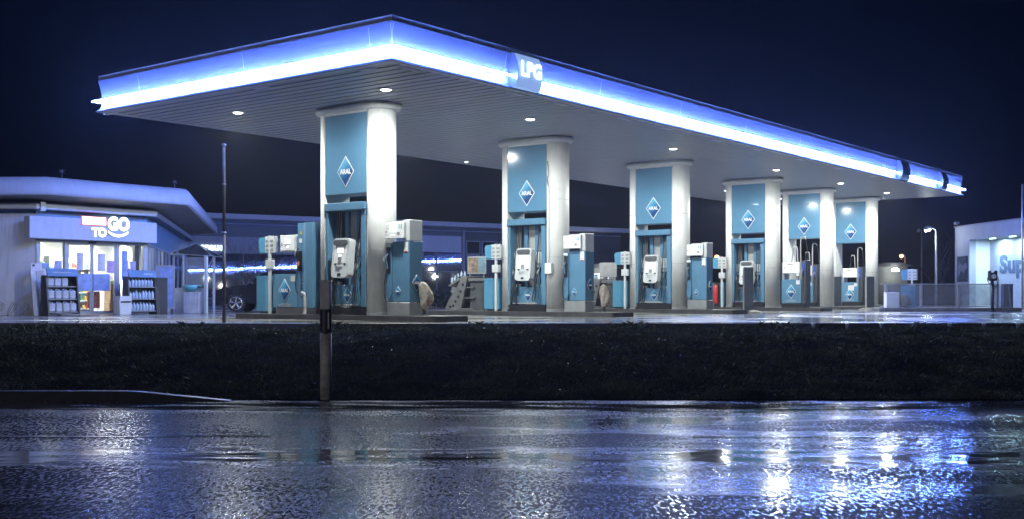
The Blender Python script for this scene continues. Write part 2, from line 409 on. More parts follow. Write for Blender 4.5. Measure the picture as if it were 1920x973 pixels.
def grass_fn(n, l, b):
    tc = n.new('ShaderNodeTexCoord'); P = tc.outputs['Object']
    cr = n.new('ShaderNodeValToRGB'); l.new(tex(n, l, P, 1.3, 8), cr.inputs[0])
    cr.color_ramp.elements[0].position = .3; cr.color_ramp.elements[1].position = .7
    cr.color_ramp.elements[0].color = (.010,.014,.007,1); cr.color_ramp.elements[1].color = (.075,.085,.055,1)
    l.new(cr.outputs[0], b.inputs['Base Color']); b.inputs['Roughness'].default_value = .6; b.inputs['Specular IOR Level'].default_value = .03
GRASSM = noise_mat('wet_grass', grass_fn)
def grass(N):
    x = rng.uniform(-13.5, 13.5, N*2); y = 15.08 + 8.3*rng.uniform(0, 1, N*2)**1.15
    keep = np.abs(x) < y*.50 + .6
    dens = .75 + .25*np.sin(x*1.7+y)*np.sin(y*2.3-x*.6)
    keep &= rng.uniform(0, 1, N*2) < dens
    x = x[keep][:N]; y = y[keep][:N]; n = len(x); z = bank_z(x, y)-.005
    clump = .6+.5*np.clip(np.sin(x*3.1+1.3*np.sin(y*2.2))*np.cos(y*2.9+x), -.6, 1)
    h = rng.uniform(.03, .11, n)*clump*np.where((y > 22.6) & (rng.uniform(0,1,n) < .12), 1.9, 1.0); w = rng.uniform(.004, .009, n)
    a = rng.uniform(0, 2*PI, n); la = rng.uniform(0, 2*PI, n); ln = h*rng.uniform(.3, 1.5, n)
    dx = np.cos(a)*w; dy = np.sin(a)*w; lx = np.cos(la)*ln; ly = np.sin(la)*ln
    co = np.empty((n, 4, 3))
    co[:,0] = np.stack([x-dx, y-dy, z], 1); co[:,1] = np.stack([x+dx, y+dy, z], 1)
    co[:,2] = np.stack([x+dx*.7+lx*.45, y+dy*.7+ly*.45, z+h*.75], 1); co[:,3] = np.stack([x+lx, y+ly, z+h*.95], 1)
    me = bpy.data.meshes.new('grass'); me.vertices.add(n*4); me.vertices.foreach_set('co', co.ravel())
    idx = np.arange(n)[:,None]*4 + np.array([0,1,2, 0,2,3])[None]
    me.loops.add(n*6); me.loops.foreach_set('vertex_index', idx.ravel().astype(np.int32))
    me.polygons.add(n*2); me.polygons.foreach_set('loop_start', (np.arange(n*2)*3).astype(np.int32))
    me.polygons.foreach_set('loop_total', np.full(n*2, 3, dtype=np.int32))
    me.materials.append(GRASSM); me.update(calc_edges=True); me.validate()
    o = bpy.data.objects.new('grass', me); COL.objects.link(o); tag(o, 'short wet grass on the dark bank between road and forecourt', 'grass', kind='stuff')
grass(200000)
# wet fallen leaves lying on the bank
def litter(N):
    x = rng.uniform(-12, 12, N); y = 15.2+8.1*rng.uniform(0,1,N)**.8; keep = np.abs(x) < y*.5+.4; x = x[keep]; y = y[keep]; z = bank_z(x, y)+rng.uniform(.02,.055,len(x))
    s = MB()
    for a, b, c in zip(x, y, z):
        t_ = rng.uniform(0, 2*PI); w = rng.uniform(.006,.018); l_ = w*rng.uniform(1.2,2.0); dx, dy = math.cos(t_), math.sin(t_); q = rng.normal(0,.25,2)
        s.add([(a+dx*l_, b+dy*l_, c+q[0]*l_), (a-dy*w, b+dx*w, c+q[1]*w), (a-dx*l_, b-dy*l_, c-q[0]*l_), (a+dy*w, b-dx*w, c-q[1]*w)], [(0,1,2,3)])
    o = s.build('fallen_leaves', mat('wet_leaf', (.03,.028,.02), .5, var=.4, spec=.15)); tag(o, 'small wet fallen leaves scattered over the dark grass bank', 'leaves', kind='stuff')
litter(900)

# puddles and wet gutter lines on the verge
PUD = mat('puddle_water', (.01,.011,.013), .05, var=.1, bump=.1, bscale=20)
for (x0,x1,y,dy) in ((-8.9,-7.6,22.9,.10),(-1.9,-.7,23.0,.09),(5.75,6.45,21.0,.10)):
    s = MB(); pts = []
    for k in range(18):
        a = 2*PI*k/18; pts.append(((x0+x1)/2+(x1-x0)/2*math.cos(a)*(1+.1*math.sin(3*a)), y+dy*math.sin(a)*(1+.25*math.sin(2*a+x0))))
    zt = float(max(bank_z(np.array([p[0] for p in pts]), np.array([p[1] for p in pts]))))+.012
    s.prism(pts, zt-.05, zt); struct(s, 'puddle', PUD)
# forecourt kerb: stones with narrow drainage gaps, each gap a wet sloping channel
s = MB(); pitch = .705
s.box(-16.2, 5.54, 23.36, 23.53, -.32, .004, .012)
x = 5.60
while x < 16:
    s.box(x, x+.635, 23.36, 23.53, -.32, .004, .012); x += .712
struct(s, 'forecourt_kerb', KERB)
s = MB(); s.add([(-60,23.549,-.002),(60,23.549,-.002),(60,23.40,-.15),(-60,23.40,-.15)], [(0,1,2,3)]); struct(s, 'kerb_channel', mat('wet_pale_concrete', (.75,.75,.72), .25, var=.2))
# road kerb on the left that drops to road level
s = MB()
pts = [(-60,.14),(-5.25,.14),(-5.0,.135),(-3.75,.012)]
rows = []
for xx, hh in pts: rows += [(xx,14.86,ZR-.02),(xx,14.86,ZR+hh-.01),(xx,14.875,ZR+hh),(xx,15.02,ZR+hh),(xx,15.02,ZR-.02)]
s.add(rows, [[i*5+j, (i+1)*5+j, (i+1)*5+j+1, i*5+j+1] for i in range(3) for j in range(4)]); struct(s, 'road_kerb', mat('old_dark_kerb', (.014,.014,.014), .45, var=.4, spec=.2, bump=.4, bscale=30))
# seams in the road surface
TAR = mat('tar_seam', (.012,.012,.013), .09, var=.2, bump=.2, bscale=30)
def seam(pts, w, name='road_seam'):
    s = MB(); vs = []
    for i, (x, y) in enumerate(pts):
        j = rng.uniform(-.012, .012, 2); vs += [(x, y-w/2+j[0], ZR+.004), (x, y+w/2+j[1], ZR+.004)]
    s.add(vs, [[2*i, 2*i+2, 2*i+3, 2*i+1] for i in range(len(pts)-1)]); struct(s, name, TAR)
seam([(x, 11.2+.02*math.sin(x*2)) for x in np.linspace(-9,-2.4,30)], .09)
seam([(x, 11.15+.02*math.sin(x*2)) for x in np.linspace(1.8,9,30)], .08)

# ================================================================== CANOPY
cw, cl = 9.8, 36.45
can = thing('forecourt_canopy', 'long flat fuel station canopy with glowing blue light band around its edge', 'canopy', (C0.x, C0.y, 0), A_ISL)
rect = [(-cw,0),(0,0),(0,cl),(-cw,cl)]
s = MB(); s.sweep(rect, [(-.02,5.0),(.06,5.0),(.06,5.03),(.0,5.06),(-.035,5.15),(-.045,5.25),(-.04,5.38),(-.02,5.55),(.015,5.72),(.025,5.76),(.0,5.762)], True)
s.build('fascia', FASC, can)
s = MB(); s.sweep(rect, [(-.05,5.764),(.012,5.766),(.012,5.875),(-.25,5.885),(-.25,5.765)], True); s.build('roof_trim', TRIM, can)
s = MB(); s.box(-cw+.05, -.05, .05, cl-.05, 5.55, 5.75, 0); s.build('roof_deck', DGREY, can)
s = MB(); s.box(-cw+.03, -.03, .03, cl-.03, 5.07, 5.09, 0); s.build('soffit_backing', DGREY, can)
s = MB(); n = int(cl/.30)
for i in range(n):
    y0 = .1 + i*(cl-.2)/n; s.box(-cw+.1, -.1, y0, y0+.245, 5.005, 5.055, .006)
s.build('soffit', SLAT, can)
s = MB(); s.sweep(rect, [(-.02,4.999),(-.14,4.998),(-.14,5.05)], True); s.build('soffit_edge', LGREY, can)
ty, tz, tr = .10, 5.26, .015
for p, q in (((-cw-ty-.03,-ty),(ty,-ty)), ((ty,-ty),(ty,cl+ty+.03)), ((ty,cl+ty),(-cw-ty,cl+ty)), ((-cw-ty,cl+ty),(-cw-ty,-ty))):
    nn = int((Vector(p)-Vector(q)).length/.3); s = MB(); s.tube([(p[0]+(q[0]-p[0])*k/nn, p[1]+(q[1]-p[1])*k/nn, tz) for k in range(nn+1)], tr, 6, False); s.build('light_tube', TUBEM, can)
# tube brackets
for y in np.arange(3.0, cl, 3.0): s = MB(); s.box(.0, ty+.02, y-.015, y+.015, tz-.03, tz+.03, .003); s.build('tube_bracket', OFFW, can)
for x in np.arange(-9, -1, 3.0): s = MB(); s.box(x-.015, x+.015, -ty-.02, 0, tz-.03, tz+.03, .003); s.build('tube_bracket', OFFW, can)
# fascia joint covers and seams
FPROF = [(.06,5.03),(.0,5.06),(-.035,5.15),(-.045,5.25),(-.04,5.38),(-.02,5.55),(.015,5.72)]
def seam_strip(pos, axis):
    s = MB()
    pr_ = [(o_+.0015, z_) for o_, z_ in FPROF] + [(o_-.004, z_) for o_, z_ in FPROF[::-1]]
    if axis == 'y': s.prism(pr_, pos-.006, pos+.006, 'y')
    else:
        vs = [(-(pos)-.006, -o_, z_) for o_, z_ in pr_] + [(-(pos)+.006, -o_, z_) for o_, z_ in pr_]; n_ = len(pr_)
        s.add(vs, [list(range(n_)), list(range(n_, 2*n_))[::-1]] + [[i,(i+1)%n_,n_+(i+1)%n_,n_+i] for i in range(n_)])
    s.build('fascia_seam', TRIM, can)
for y in (.03, 3.5, 7.2, 11.1, 15.0, 18.9, 22.8, 26.7, 30.6, 34.0): seam_strip(y, 'y')
for x in (.03, .62, 4.4, 8.2): seam_strip(x, 'x')
for y in (.5, 3.9, 5.6, 8.4, 10.5, 13.4, 16.0, 19.2, 22.4, 25.8):  # pale plates stand in for lit reflections along the soffit edge
    s = MB(); s.box(-.33, -.20, y, y+.55, 4.988, 5.002, .003); s.build('edge_reflection', OFFW, can)
for x in (-.7, -3.9, -9.5):
    s = MB(); s.box(x-.45, x, .20, .33, 4.988, 5.002, .003); s.build('edge_reflection', OFFW, can)
for y in np.arange(6.0, cl, 6.0): s = MB(); s.box(.018, .028, y-.004, y+.004, 5.70, 5.76, 0); s.build('fascia_joint', DGREY, can)
def bowbox(y0, y1, front, name):
    s = MB(); prof = [(-.05,5.02),(.10,5.02)]
    for k in range(9):
        t = k/8; prof.append((.10+.14*math.sin(PI*(.12+.80*t)), 5.04+.71*t))
    prof += [(.08,5.765),(-.05,5.765)]
    s.cur = 0; s.prism(prof, y0, y1, 'y')
    o = s.build(name, [FASC, front], can)
    for pl in o.data.polygons:
        if abs(pl.normal.y) < .5: pl.material_index = 1
    return o
LPGB = mat('sign_pale_blue', (.30,.50,.80), .35, emis=(.28,.45,.85), estr=.8, var=.08)
o = bowbox(3.62, 4.50, LPGB, 'sign_box')
# letters wrap on the bowed face
text('LPG', .34, 'sign_letters', LPGL, o, (.262, 4.07, 5.43), PI/2, .012, .03, w=.72)
for a, b in ((27.95,28.85),(33.0,33.7)): bowbox(a, b, BLUED, 'sign_box')
# downlights
LP = [(x, y) for x in (-2.13,-7.1) for y in (2.03,7.2,14.4,21.7,27.7,32.9)]
LP.append((-9.2, 13.1))
for x, y in LP:
    small = x < -9
    r = .12 if not small else .06
    s = MB(); s.lathe([(r+.05,5.004),(r+.05,4.985),(r+.01,4.975),(r,5.0)], (x,y,0), 24); f = s.build('downlight', OFFW, can)
    s = MB(); s.lathe([(r,4.99),(r*.7,4.965),(.001,4.955)], (x,y,0), 20); s.build('lens', DOWNM, f)
    ld = bpy.data.lights.new('downlight_lamp', 'AREA'); ld.shape = 'DISK'; ld.size = .26;  ld.energy = DOWN_W if not small else 12
    ld.color = (.95,1,.97)
    lo = bpy.data.objects.new('lamp', ld); COL.objects.link(lo); lo.parent = f; lo.location = (x, y, 4.95)
    if not small:
        ld = bpy.data.lights.new('downlight_glow', 'SPOT'); ld.energy = 215; ld.spot_size = R(160); ld.spot_blend = .2; ld.shadow_soft_size = .12; ld.color = (.95,1,.97)
        lo = bpy.data.objects.new('lamp', ld); COL.objects.link(lo); lo.parent = f; lo.location = (x, y, 4.93)

# ================================================================== PILLARS
def stadium(r, half, cx=-.695, n=16, only=None):
    pts = []
    for k in range(n+1):
        a = -PI/2 + PI*k/n; pts.append((cx+half+r*math.cos(a), r*math.sin(a)))
    for k in range(n+1):
        a = PI/2 + PI*k/n; pts.append((cx-half+r*math.cos(a), r*math.sin(a)))
    return pts
def emblem(parent, c, w, rz=0, y=None, lines=False):
    """pale bordered diamond with the station name"""
    M = Matrix.Translation(c) @ Matrix.Rotation(rz, 4, 'Z'); h = w*1.32
    def dia(a, b, y0, y1):
        s = MB(M); s.prism([(-a,0),(0,-b),(a,0),(0,b)], y0, y1, 'y'); return s
    e = dia(w/2, h/2, -.004, .004).build('emblem', WHITE, parent)
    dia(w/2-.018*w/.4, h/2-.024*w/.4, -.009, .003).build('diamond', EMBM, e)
    L = Vector((0,-.011,0)); L = M @ L
    text('ARAL', w*.21, 'lettering', WHITE, e, tuple(L), rz, .004, .035, w=w*.66)
    if lines:
        s = MB(M)
        for k, ww in enumerate((.25,.55,.62)): s.box(-ww*w/2*1.1, ww*w/2*1.1, -.004, 0, -h/2-.10-.045*k, -h/2-.085-.045*k, 0)
        s.build('small_print', OFFW, parent)
    return e
def make_pillar():
    t = thing('pillar', 'x', 'pillar', (O1.x, O1.y, 0), A_ISL, 'white pillars under the canopy')
    for sgn in (1, -1):
        cx = 0 if sgn > 0 else -1.39; pts = []
        for k in range(21):
            a = -PI/2 + PI*k/20; pts.append((cx+sgn*.4*math.cos(a), .4*math.sin(a)))
        s = MB(); s.prism(pts, .12, 4.86, 'z', smooth=True); o = s.build('column', WHITEP, t)
        for pl in o.data.polygons:
            if abs(pl.normal.x) > .999 and pl.area > 2: pl.use_smooth = False
        b = MB(); pts2 = [(cx+sgn*.412*math.cos(-PI/2+PI*k/20), .412*math.sin(-PI/2+PI*k/20)) for k in range(21)]
        b.prism(pts2, .12, .20); b.build('column_foot', GREY, t)
    s = MB(); s.box(-1.385, -.005, -.37, .37, 2.95, 4.85, .004); s.build('infill', OFFW, t)
    s = MB(); s.box(-1.375, -.015, -.395, -.372, 2.93, 4.79, .005); s.box(-1.375, -.015, .372, .395, 2.93, 4.79, .005); s.build('blue_panel', BLUED, t)
    s = MB(); s.box(-1.39, 0, -.402, -.37, 4.79, 4.86, .003); s.build('panel_rail', WHITEP, t)
    for zj in (1.62, 3.24):
        b = MB(); b.sweep(stadium(.4, .695)[:18], [(-.002,zj),(.0012,zj),(.0012,zj+.008),(-.002,zj+.008)], False, False); b.build('cladding_joint', GREY, t)
        b = MB(); b.sweep(stadium(.4, .695)[17:], [(-.002,zj),(.0012,zj),(.0012,zj+.008),(-.002,zj+.008)], False, False); b.build('cladding_joint', GREY, t)
    s = MB(); s.sweep(stadium(.4, .695), [(.0,4.84),(.10,4.86),(.12,4.90),(.12,4.985),(.0,5.0)], True, False); s.build('pillar_cap', WHITEP, t)
    emblem(t, (-.695,-.399,3.45), .56)
    return t
islands = []
def isl_pos(i): return O1 + U*TS[i]
plab = ['nearest and tallest-looking white twin pillar, brightly lit at its right edge',
        'second white twin pillar, with grey conduit and switch box beside number 13 dispenser',
        'third white twin pillar from the left, beside number 15 dispenser',
        'fourth white twin pillar, behind the dark bollard on its pale foot',
        'fifth white twin pillar, gas dispenser with tall bent hose pipes in its gap',
        'farthest white twin pillar, last one before the grey railing']
p0 = make_pillar(); p0['label'] = plab[0]; pillars = [p0]
for i in range(1, 6):
    q = isl_pos(i); pillars.append(copy_tree(p0, (q.x, q.y, 0), label=plab[i]))
s = MB(); s.tube([(.08,-.405,1.45),(.08,-.405,4.2)], .014, 6); s.build('conduit', OFFW, pillars[1])
s = MB(); s.box(.0,.22,-.50,-.39,1.18,1.48,.01); s.build('switch_box', WHITE, pillars[1])
s = MB(); s.tube([(.06,-.408,3.6),(.03,-.408,3.8),(.07,-.41,3.95),(.04,-.41,4.3)], .014, 6); s.build('cable', DGREY, pillars[1])

# islands (kerbed plinths) are paving
for i in range(6):
    q = isl_pos(i); M = Matrix.Translation((q.x,q.y,0)) @ Matrix.Rotation(A_ISL, 4, 'Z')
    s = MB(M); x0, x1 = (-4.6, 2.3) if i < 5 else (-4.6, 1.9)
    pts = []
    for cx, cy, a0 in ((x1-.12,-.43,-90),(x1-.12,.43,0),(x0+.12,.43,90),(x0+.12,-.43,180)):
        for k in range(5): a = R(a0+22.5*k); pts.append((cx+.12*math.cos(a), cy+.12*math.sin(a)))
    s.prism(pts, -.01, .12); struct(s, 'island_kerb', KERB)
    s = MB(M); s.box(x0+.1, x1-.1, -.45, .45, .119, .124, 0); struct(s, 'island_paving', KERBL)

# ================================================================== DISPENSERS
def nozzle(parent, x, y, z, blue):
    s = MB(); s.tube([(x,y-.02,z-.16),(x,y-.05,z-.02),(x,y-.08,z+.06)], .022, 8); s.tube([(x,y-.08,z+.06),(x+.02,y-.03,z+.16)], .012, 6)
    n = s.build('nozzle', BLACK if not blue else BLUE, parent)
    s = MB(); s.tube([(x+.012,y-.13,z-.03),(x+.012,y-.14,z+.03),(x+.015,y-.10,z+.12)], .009, 5); s.build('trigger', LGREY, n)
def make_pump():
    t = thing('fuel_dispenser', 'x', 'fuel pump', (O1.x, O1.y, .124), A_ISL, 'fuel dispensers between the pillars')
    z0 = -.124
    s = MB(); s.box(-1.34,-.05,-.40,.40,0,.19,.01); s.build('plinth', BLACK, t)
    s = MB(); s.box(-1.28,-.20,-.33,.33,.20,.70,.01); s.build('lower_panel', BLUE, t)
    s = MB(); s.box(-1.25,-.23,-.345,-.325,.21,.25,.004); s.build('kick_strip', LGREY, t)
    for a, b in ((-1.36,-1.285),(-.195,-.04)):
        s = MB(); s.box(a,b,-.40,.40,.19,2.42,.01); s.build('side_post', BLUE, t)
    s = MB(); s.box(-1.37,-.03,-.46,.46,2.42,2.60,.012); s.build('header', BLUE, t)
    s = MB(); s.box(-1.28,-.20,-.04,.04,.70,2.42,0); s.build('back_panel', mat('dark_back', (.05,.055,.06), .5), t)
    s = MB(); s.box(-.86,-.60,-.075,-.045,.70,2.42,.003); s.build('centre_panel', LGREY, t)
    for a, b in ((-.985,-.865),(-.595,-.475)):
        s = MB(); s.box(a,b,-.14,-.045,.70,2.42,.004); s.build('centre_post', BLUE, t)
    for k, (a, b) in enumerate(((-1.28,-.97),(-.50,-.20))):
        s = MB(); s.box(a+.005,b-.005,-.22,-.05,.71,1.22,.004); s.build('nozzle_bay', BLACK, t)
        s = MB(); s.box(a+.02,b-.02,-.30,-.23,.70,.78,.004); s.build('bay_sill', LGREY, t)
        s = MB(); s.box(a+.02,b-.02,-.25,-.05,1.36,1.66,.006); s.build('label_plate', WHITE, t)
        s = MB(); s.box(a+.02,b-.02,-.24,-.05,1.25,1.33,.006); s.build('label_plate', OFFW, t)
        for j in range(3):
            x = a+.07+j*.082
            if j < 2 or k == 0: nozzle(t, x, -.25, 1.07, k == 1)
            # hose: header -> loop at the bottom -> nozzle
            s = MB(); bx = x + (.05 if k == 1 else -.02)*(j+.5)*.4
            s.tube([(a+.09+j*.06,-.20,2.42),(a+.09+j*.06,-.24,1.9),(bx+.03,-.34,1.3),(bx+.06-.05*j,-.42,.75),(bx+.04,-.44,.36-.03*j),
                    (x-.03,-.43,.30-.03*j),(x-.05,-.42,.40),(x-.02,-.36,.70),(x,-.29,.93)], .016, 7)
            s.build('hose', HOSE if (k == 0 or j == 0) else HOSEB, t)
            s = MB(); s.tube([(a+.09+j*.06,-.19,2.42),(a+.09+j*.06,-.20,1.70)], .021, 6, False); s.build('hose_guide', GREY, t)
    # display unit, rounded and slightly tilted
    M = Matrix.Translation((-.70,-.47,1.31)) @ Matrix.Rotation(R(-6), 4, 'X')
    def rr(w, h, r, n=5):
        P = []
        for cx, cy, a0 in ((w/2-r,-h/2+r,-90),(w/2-r,h/2-r,0),(-w/2+r,h/2-r,90),(-w/2+r,-h/2+r,180)):
            for k in range(n): a = R(a0+90*k/(n-1)); P.append((cx+r*math.cos(a), cy+r*math.sin(a)))
        return P
    s = MB(M); s.prism(rr(.54,.90,.10), -.10, .10, 'y'); d = s.build('display_unit', OFFW, t)
    s = MB(M); s.prism(rr(.44,.12,.05), -.104, .0, 'y'); s.M = M
    s.v = [(x,y,z+.345) for x,y,z in s.v]; s.build('display_hood', DGREY, d)
    s = MB(M); s.box(-.20,.20,-.106,-.09,-.12,.27,.004); s.build('faceplate', WHITE, d)
    s = MB(M); s.box(-.10,.10,-.112,-.105,.10,.22,0); s.build('screen', SCREEN, d)
    s = MB(M); s.box(-.05,.04,-.112,-.105,.02,.07,0); s.build('screen', SCREEN, d)
    s = MB(M)
    for i in range(3):
        for j in range(4): s.box(-.055+i*.038,-.027+i*.038,-.114,-.105,-.11+j*.03,-.09+j*.03,0)
    s.build('keypad', GREY, d)
    s = MB(M); s.box(-.17,-.11,-.112,-.10,-.16,-.12,.003); s.box(.14,.20,-.112,-.10,-.16,-.12,.003); s.box(-.05,.05,-.108,-.10,-.41,-.35,.003); s.build('card_slot', BLACK, d)
    s = MB(M)
    for k in range(4): s.box(-.13,.10-.03*k,-.108,-.10,-.20-.03*k,-.193-.03*k,0)
    s.build('small_print', GREY, d)
    emblem(t, (-.70,-.34,.47), .30, lines=False)
    s = MB()
    for k, ww in enumerate((.10,.24,.28)): s.box(-.70-ww,-.70+ww,-.336,-.33,.235-.0*k+.012*k,.240+.012*k,0)
    return t
dlab = ['fuel dispenser in the nearest pillar, behind the dark-banded marker post',
        'fuel dispenser with many hoses in the second pillar, left of number 13',
        'fuel dispenser with hoses in the third pillar, left of number 15',
        'fuel dispenser in the fourth pillar, partly hidden by a dark bollard']
d0 = make_pump(); d0['label'] = dlab[0]
for i in range(1, 4):
    q = isl_pos(i); copy_tree(d0, (q.x, q.y, .124), label=dlab[i])

def make_end(num, i, lab):
    q = isl_pos(i); t = thing('end_dispenser', lab, 'fuel pump', (q.x, q.y, .124), A_ISL, 'numbered end dispensers')
    s = MB(); s.box(.50,1.20,-.26,.20,0,.30,.01); s.build('plinth', KERBL if False else GREY, t)
    s = MB(); s.box(1.0,1.20,-.25,.18,.31,1.66,.01); s.box(.62,.998,-.20,.18,.31,1.66,.01); s.build('cabinet', BLUE, t)
    s = MB(); s.box(.46,.618,-.24,.16,.31,1.62,.01); s.build('hose_housing', BLUE, t)
    s = MB(); s.box(.485,.60,-.247,-.235,.95,1.52,.003); s.build('nozzle_bay', BLACK, t)
    nozzle(t, .54, -.26, 1.22, True)
    s = MB(); s.tube([(.54,-.30,1.06),(.50,-.34,.7),(.53,-.36,.42),(.60,-.30,.36),(.66,-.24,.5)], .013, 7); s.build('hose', HOSE, t)
    s = MB(); s.box(1.0,1.20,-.25,.18,1.665,2.14,.01); s.box(.60,.998,-.18,.18,1.74,2.12,.01); s.build('head', OFFW, t)
    s = MB(); s.box(.52,1.10,-.34,-.255,1.72,2.08,.012); h = s.build('display_box', WHITE, t)
    s = MB(); s.box(.68,.86,-.347,-.338,1.86,2.02,0); s.build('screen', SCREEN, h)
    s = MB(); s.box(.72,.82,-.346,-.338,1.78,1.82,0); s.build('screen', SCREEN, h)
    s = MB(); s.box(.545,.575,-.346,-.338,1.86,1.90,0); s.box(.56,.62,-.346,-.338,1.95,1.955,0); s.box(.56,.62,-.346,-.338,1.80,1.805,0); s.box(.90,.98,-.346,-.338,1.80,1.86,0); s.build('keypad', GREY, h)
    text(num, .10, 'number', mat('number_blue', (.10,.32,.45), .5), h, (1.0,-.345,1.99), 0, .004, .03)
    s = MB(); s.box(1.03,1.16,-.256,-.248,1.42,1.64,0); s.build('notice', WHITE, t)
    s = MB(); s.box(1.05,1.13,-.258,-.256,1.405,1.435,0); s.build('notice_mark', RED, t)
    s = MB(); s.box(.47,.61,-.247,-.238,1.54,1.60,0); s.build('label_plate', WHITE, t)
    emblem(t, (.80,-.206,.55), .18)
    emblem(t, (1.206,-.02,.74), .28, PI/2)
    return t
make_end('11', 0, 'end dispenser number 11 with white head, right of the nearest pillar')
make_end('13', 1, 'end dispenser number 13 with white head, right of the second pillar')
make_end('15', 2, 'end dispenser number 15 with white head, right of the third pillar')

def make_gas(loc, lab, notes=False):
    t = thing('gas_dispenser', lab, 'fuel pump', loc, A_ISL, 'low gas dispensers with bent hose pipes')
    s = MB(); s.box(.0,.9,-.25,.25,0,.16,.01); s.build('plinth', BLACK, t)
    s = MB(); s.box(.0,.78,-.25,.25,.165,1.05,.01); s.build('cabinet', BLUE, t)
    s = MB(); s.box(.78,.95,-.22,.22,.165,1.75,.01); s.build('hose_housing', DGREY, t)
    for a, b in ((.0,.10),(.68,.78)):
        s = MB(); s.box(a,b,-.22,.22,1.055,1.70,.008); s.build('head_post', GREY, t)
    s = MB(); s.box(.05,.72,-.26,.24,1.28,1.70,.01); h = s.build('display_box', WHITE, t)
    s = MB(); s.box(.10,.14,-.266,-.25,1.47,1.51,0); s.box(.25,.45,-.265,-.25,1.60,1.63,0); s.build('keyhole', GREY, h)
    s = MB(); s.box(.785,.90,-.232,-.215,1.2,1.68,.005); s.build('blue_trim', mat('deep_blue', (.03,.07,.32), .3), t)
    s = MB(); s.tube([(.52,.05,1.70),(.50,.05,2.15),(.46,.05,2.24),(.38,.05,2.25),(.34,.05,2.2)], .024, 8); s.build('hose_pipe', LGREY, t)
    s = MB(); s.tube([(.34,.05,2.2),(.31,.04,1.9),(.30,-.02,1.70)], .012, 6); s.build('hose', HOSE, t)
    s = MB(); s.tube([(.70,-.1,1.70),(.70,-.1,2.45),(.74,-.1,2.58),(.86,-.1,2.58),(.90,-.1,2.50)], .024, 8); s.build('hose_pipe', LGREY, t)
    s = MB(); s.tube([(.90,-.1,2.5),(.98,-.12,2.0),(1.0,-.2,1.2),(1.0,-.26,.5),(.97,-.26,.25),(.90,-.26,.35),(.87,-.26,.7),(.86,-.25,1.1)], .013, 7); s.build('hose', HOSE, t)
    nozzle(t, .86, -.25, 1.3, False)
    s = MB(); s.box(.58,.72,-.256,-.248,.87,1.02,0)
    if notes: s.box(.30,.58,-.256,-.248,.68,.92,0)
    s.build('notice', PAPER, t)
    emblem(t, (.38,-.254,.60 if not notes else .50), .40)
    s = MB()
    for k, ww in enumerate((.12,.20,.20)): s.box(.38-ww,.38+ww,-.255,-.249,.29-.035*k,.30-.035*k,0)
    s.build('small_print', OFFW, t)
    return t
def at(i, lx, ly, z=.124):
    q = isl_pos(i) + V*(-lx) + U*ly; return (q.x, q.y, z)
make_gas(at(3,.62,-.05), 'low gas dispenser standing right of the fourth pillar, before the fifth pillar')
make_gas(at(4,-1.15,.0), 'half hidden gas dispenser inside the gap of the fifth pillar')
make_gas(at(5,-1.15,-.05), 'low gas dispenser with paper notices in the farthest pillar', True)

# rear equipment on the islands: paper-towel post, service bin
def make_bin():
    t = thing('service_bin', 'x', 'bin', at(0,-3.9,0), A_ISL, 'blue service bins behind the pillars')
    pts = [(-.28,-.16),(.10,-.22),(.28,-.16),(.28,.2),(-.28,.2)]
    s = MB(); s.prism(pts, .06, .92); s.build('bin_body', BINB, t)
    s = MB(); s.prism([(x*1.02,y*1.03) for x,y in pts], .90, .95); s.build('lid', BINB, t)
    s = MB(); s.box(-.2,.2,-.12,.12,0,.06,.005); s.build('foot', DGREY, t)
    return t
b0 = make_bin(); b0['label'] = 'faceted blue service bin at the left end of the nearest island'
copy_tree(b0, at(1,-2.15,-.02), label='faceted blue service bin left of the second pillar beside the service trolley')
copy_tree(b0, at(2,-2.15,-.02), label='faceted blue service bin left of the third pillar')
copy_tree(b0, at(3,-2.1,-.02), label='faceted blue service bin behind the red extinguisher, left of the fourth pillar')
def make_towel():
    t = thing('paper_towel_post', 'x', 'dispenser post', at(0,-3.5,-.3), A_ISL, 'pale posts with blue paper towel holders')
    s = MB(); s.box(-.035,.035,-.03,.03,0,1.92,.005); s.build('post', OFFW, t)
    s = MB(); s.box(-.16,.18,-.02,.10,1.50,1.90,.006); h = s.build('towel_box', OFFW, t)
    s = MB()
    for k in range(3): s.box(-.13,.15,-.026,-.018,1.54+.11*k,1.60+.11*k,.003)
    s.build('box_recess', GREY, h)
    s = MB(); s.prism([(-.16,1.50),(-.16,1.90),(-.38,1.88),(-.42,1.80),(-.40,1.58),(-.36,1.50)], -.01, .16, 'y'); s.build('towel_holder', BINB, h)
    s = MB(); s.box(-.12,.12,-.05,.06,1.12,1.34,.006); s.build('small_box', OFFW, t)
    return t
w0 = make_towel(); w0['label'] = 'pale post with open paper towel box, left of the big rear dispenser'
copy_tree(w0, at(1,-1.78,-.43), label='pale post with blue towel holder touching the second pillar')
copy_tree(w0, at(2,-1.78,-.43), label='pale post with blue towel holder touching the third pillar')
copy_tree(w0, at(3,-1.78,-.43), label='pale post with blue towel holder touching the fourth pillar')
# extinguisher
t = thing('fire_extinguisher', 'red fire extinguisher hanging before a blue bin left of the fourth pillar', 'fire extinguisher', at(3,-2.1,-.32), A_ISL)
s = MB(); s.lathe([(.0,.12),(.10,.13),(.11,.2),(.11,.72),(.08,.82),(.03,.86),(.03,.9)], n=16); s.build('cylinder_body', RED, t)
s = MB(); s.box(-.03,.07,-.02,.02,.88,.93,.004); s.tube([(.03,0,.9),(.12,-.04,.8),(.13,-.05,.5),(.12,-.05,.35)], .012, 6); s.build('valve', BLACK, t)
s = MB(); s.box(-.13,.13,.06,.10,.0,.95,.004); s.build('bracket', DGREY, t)

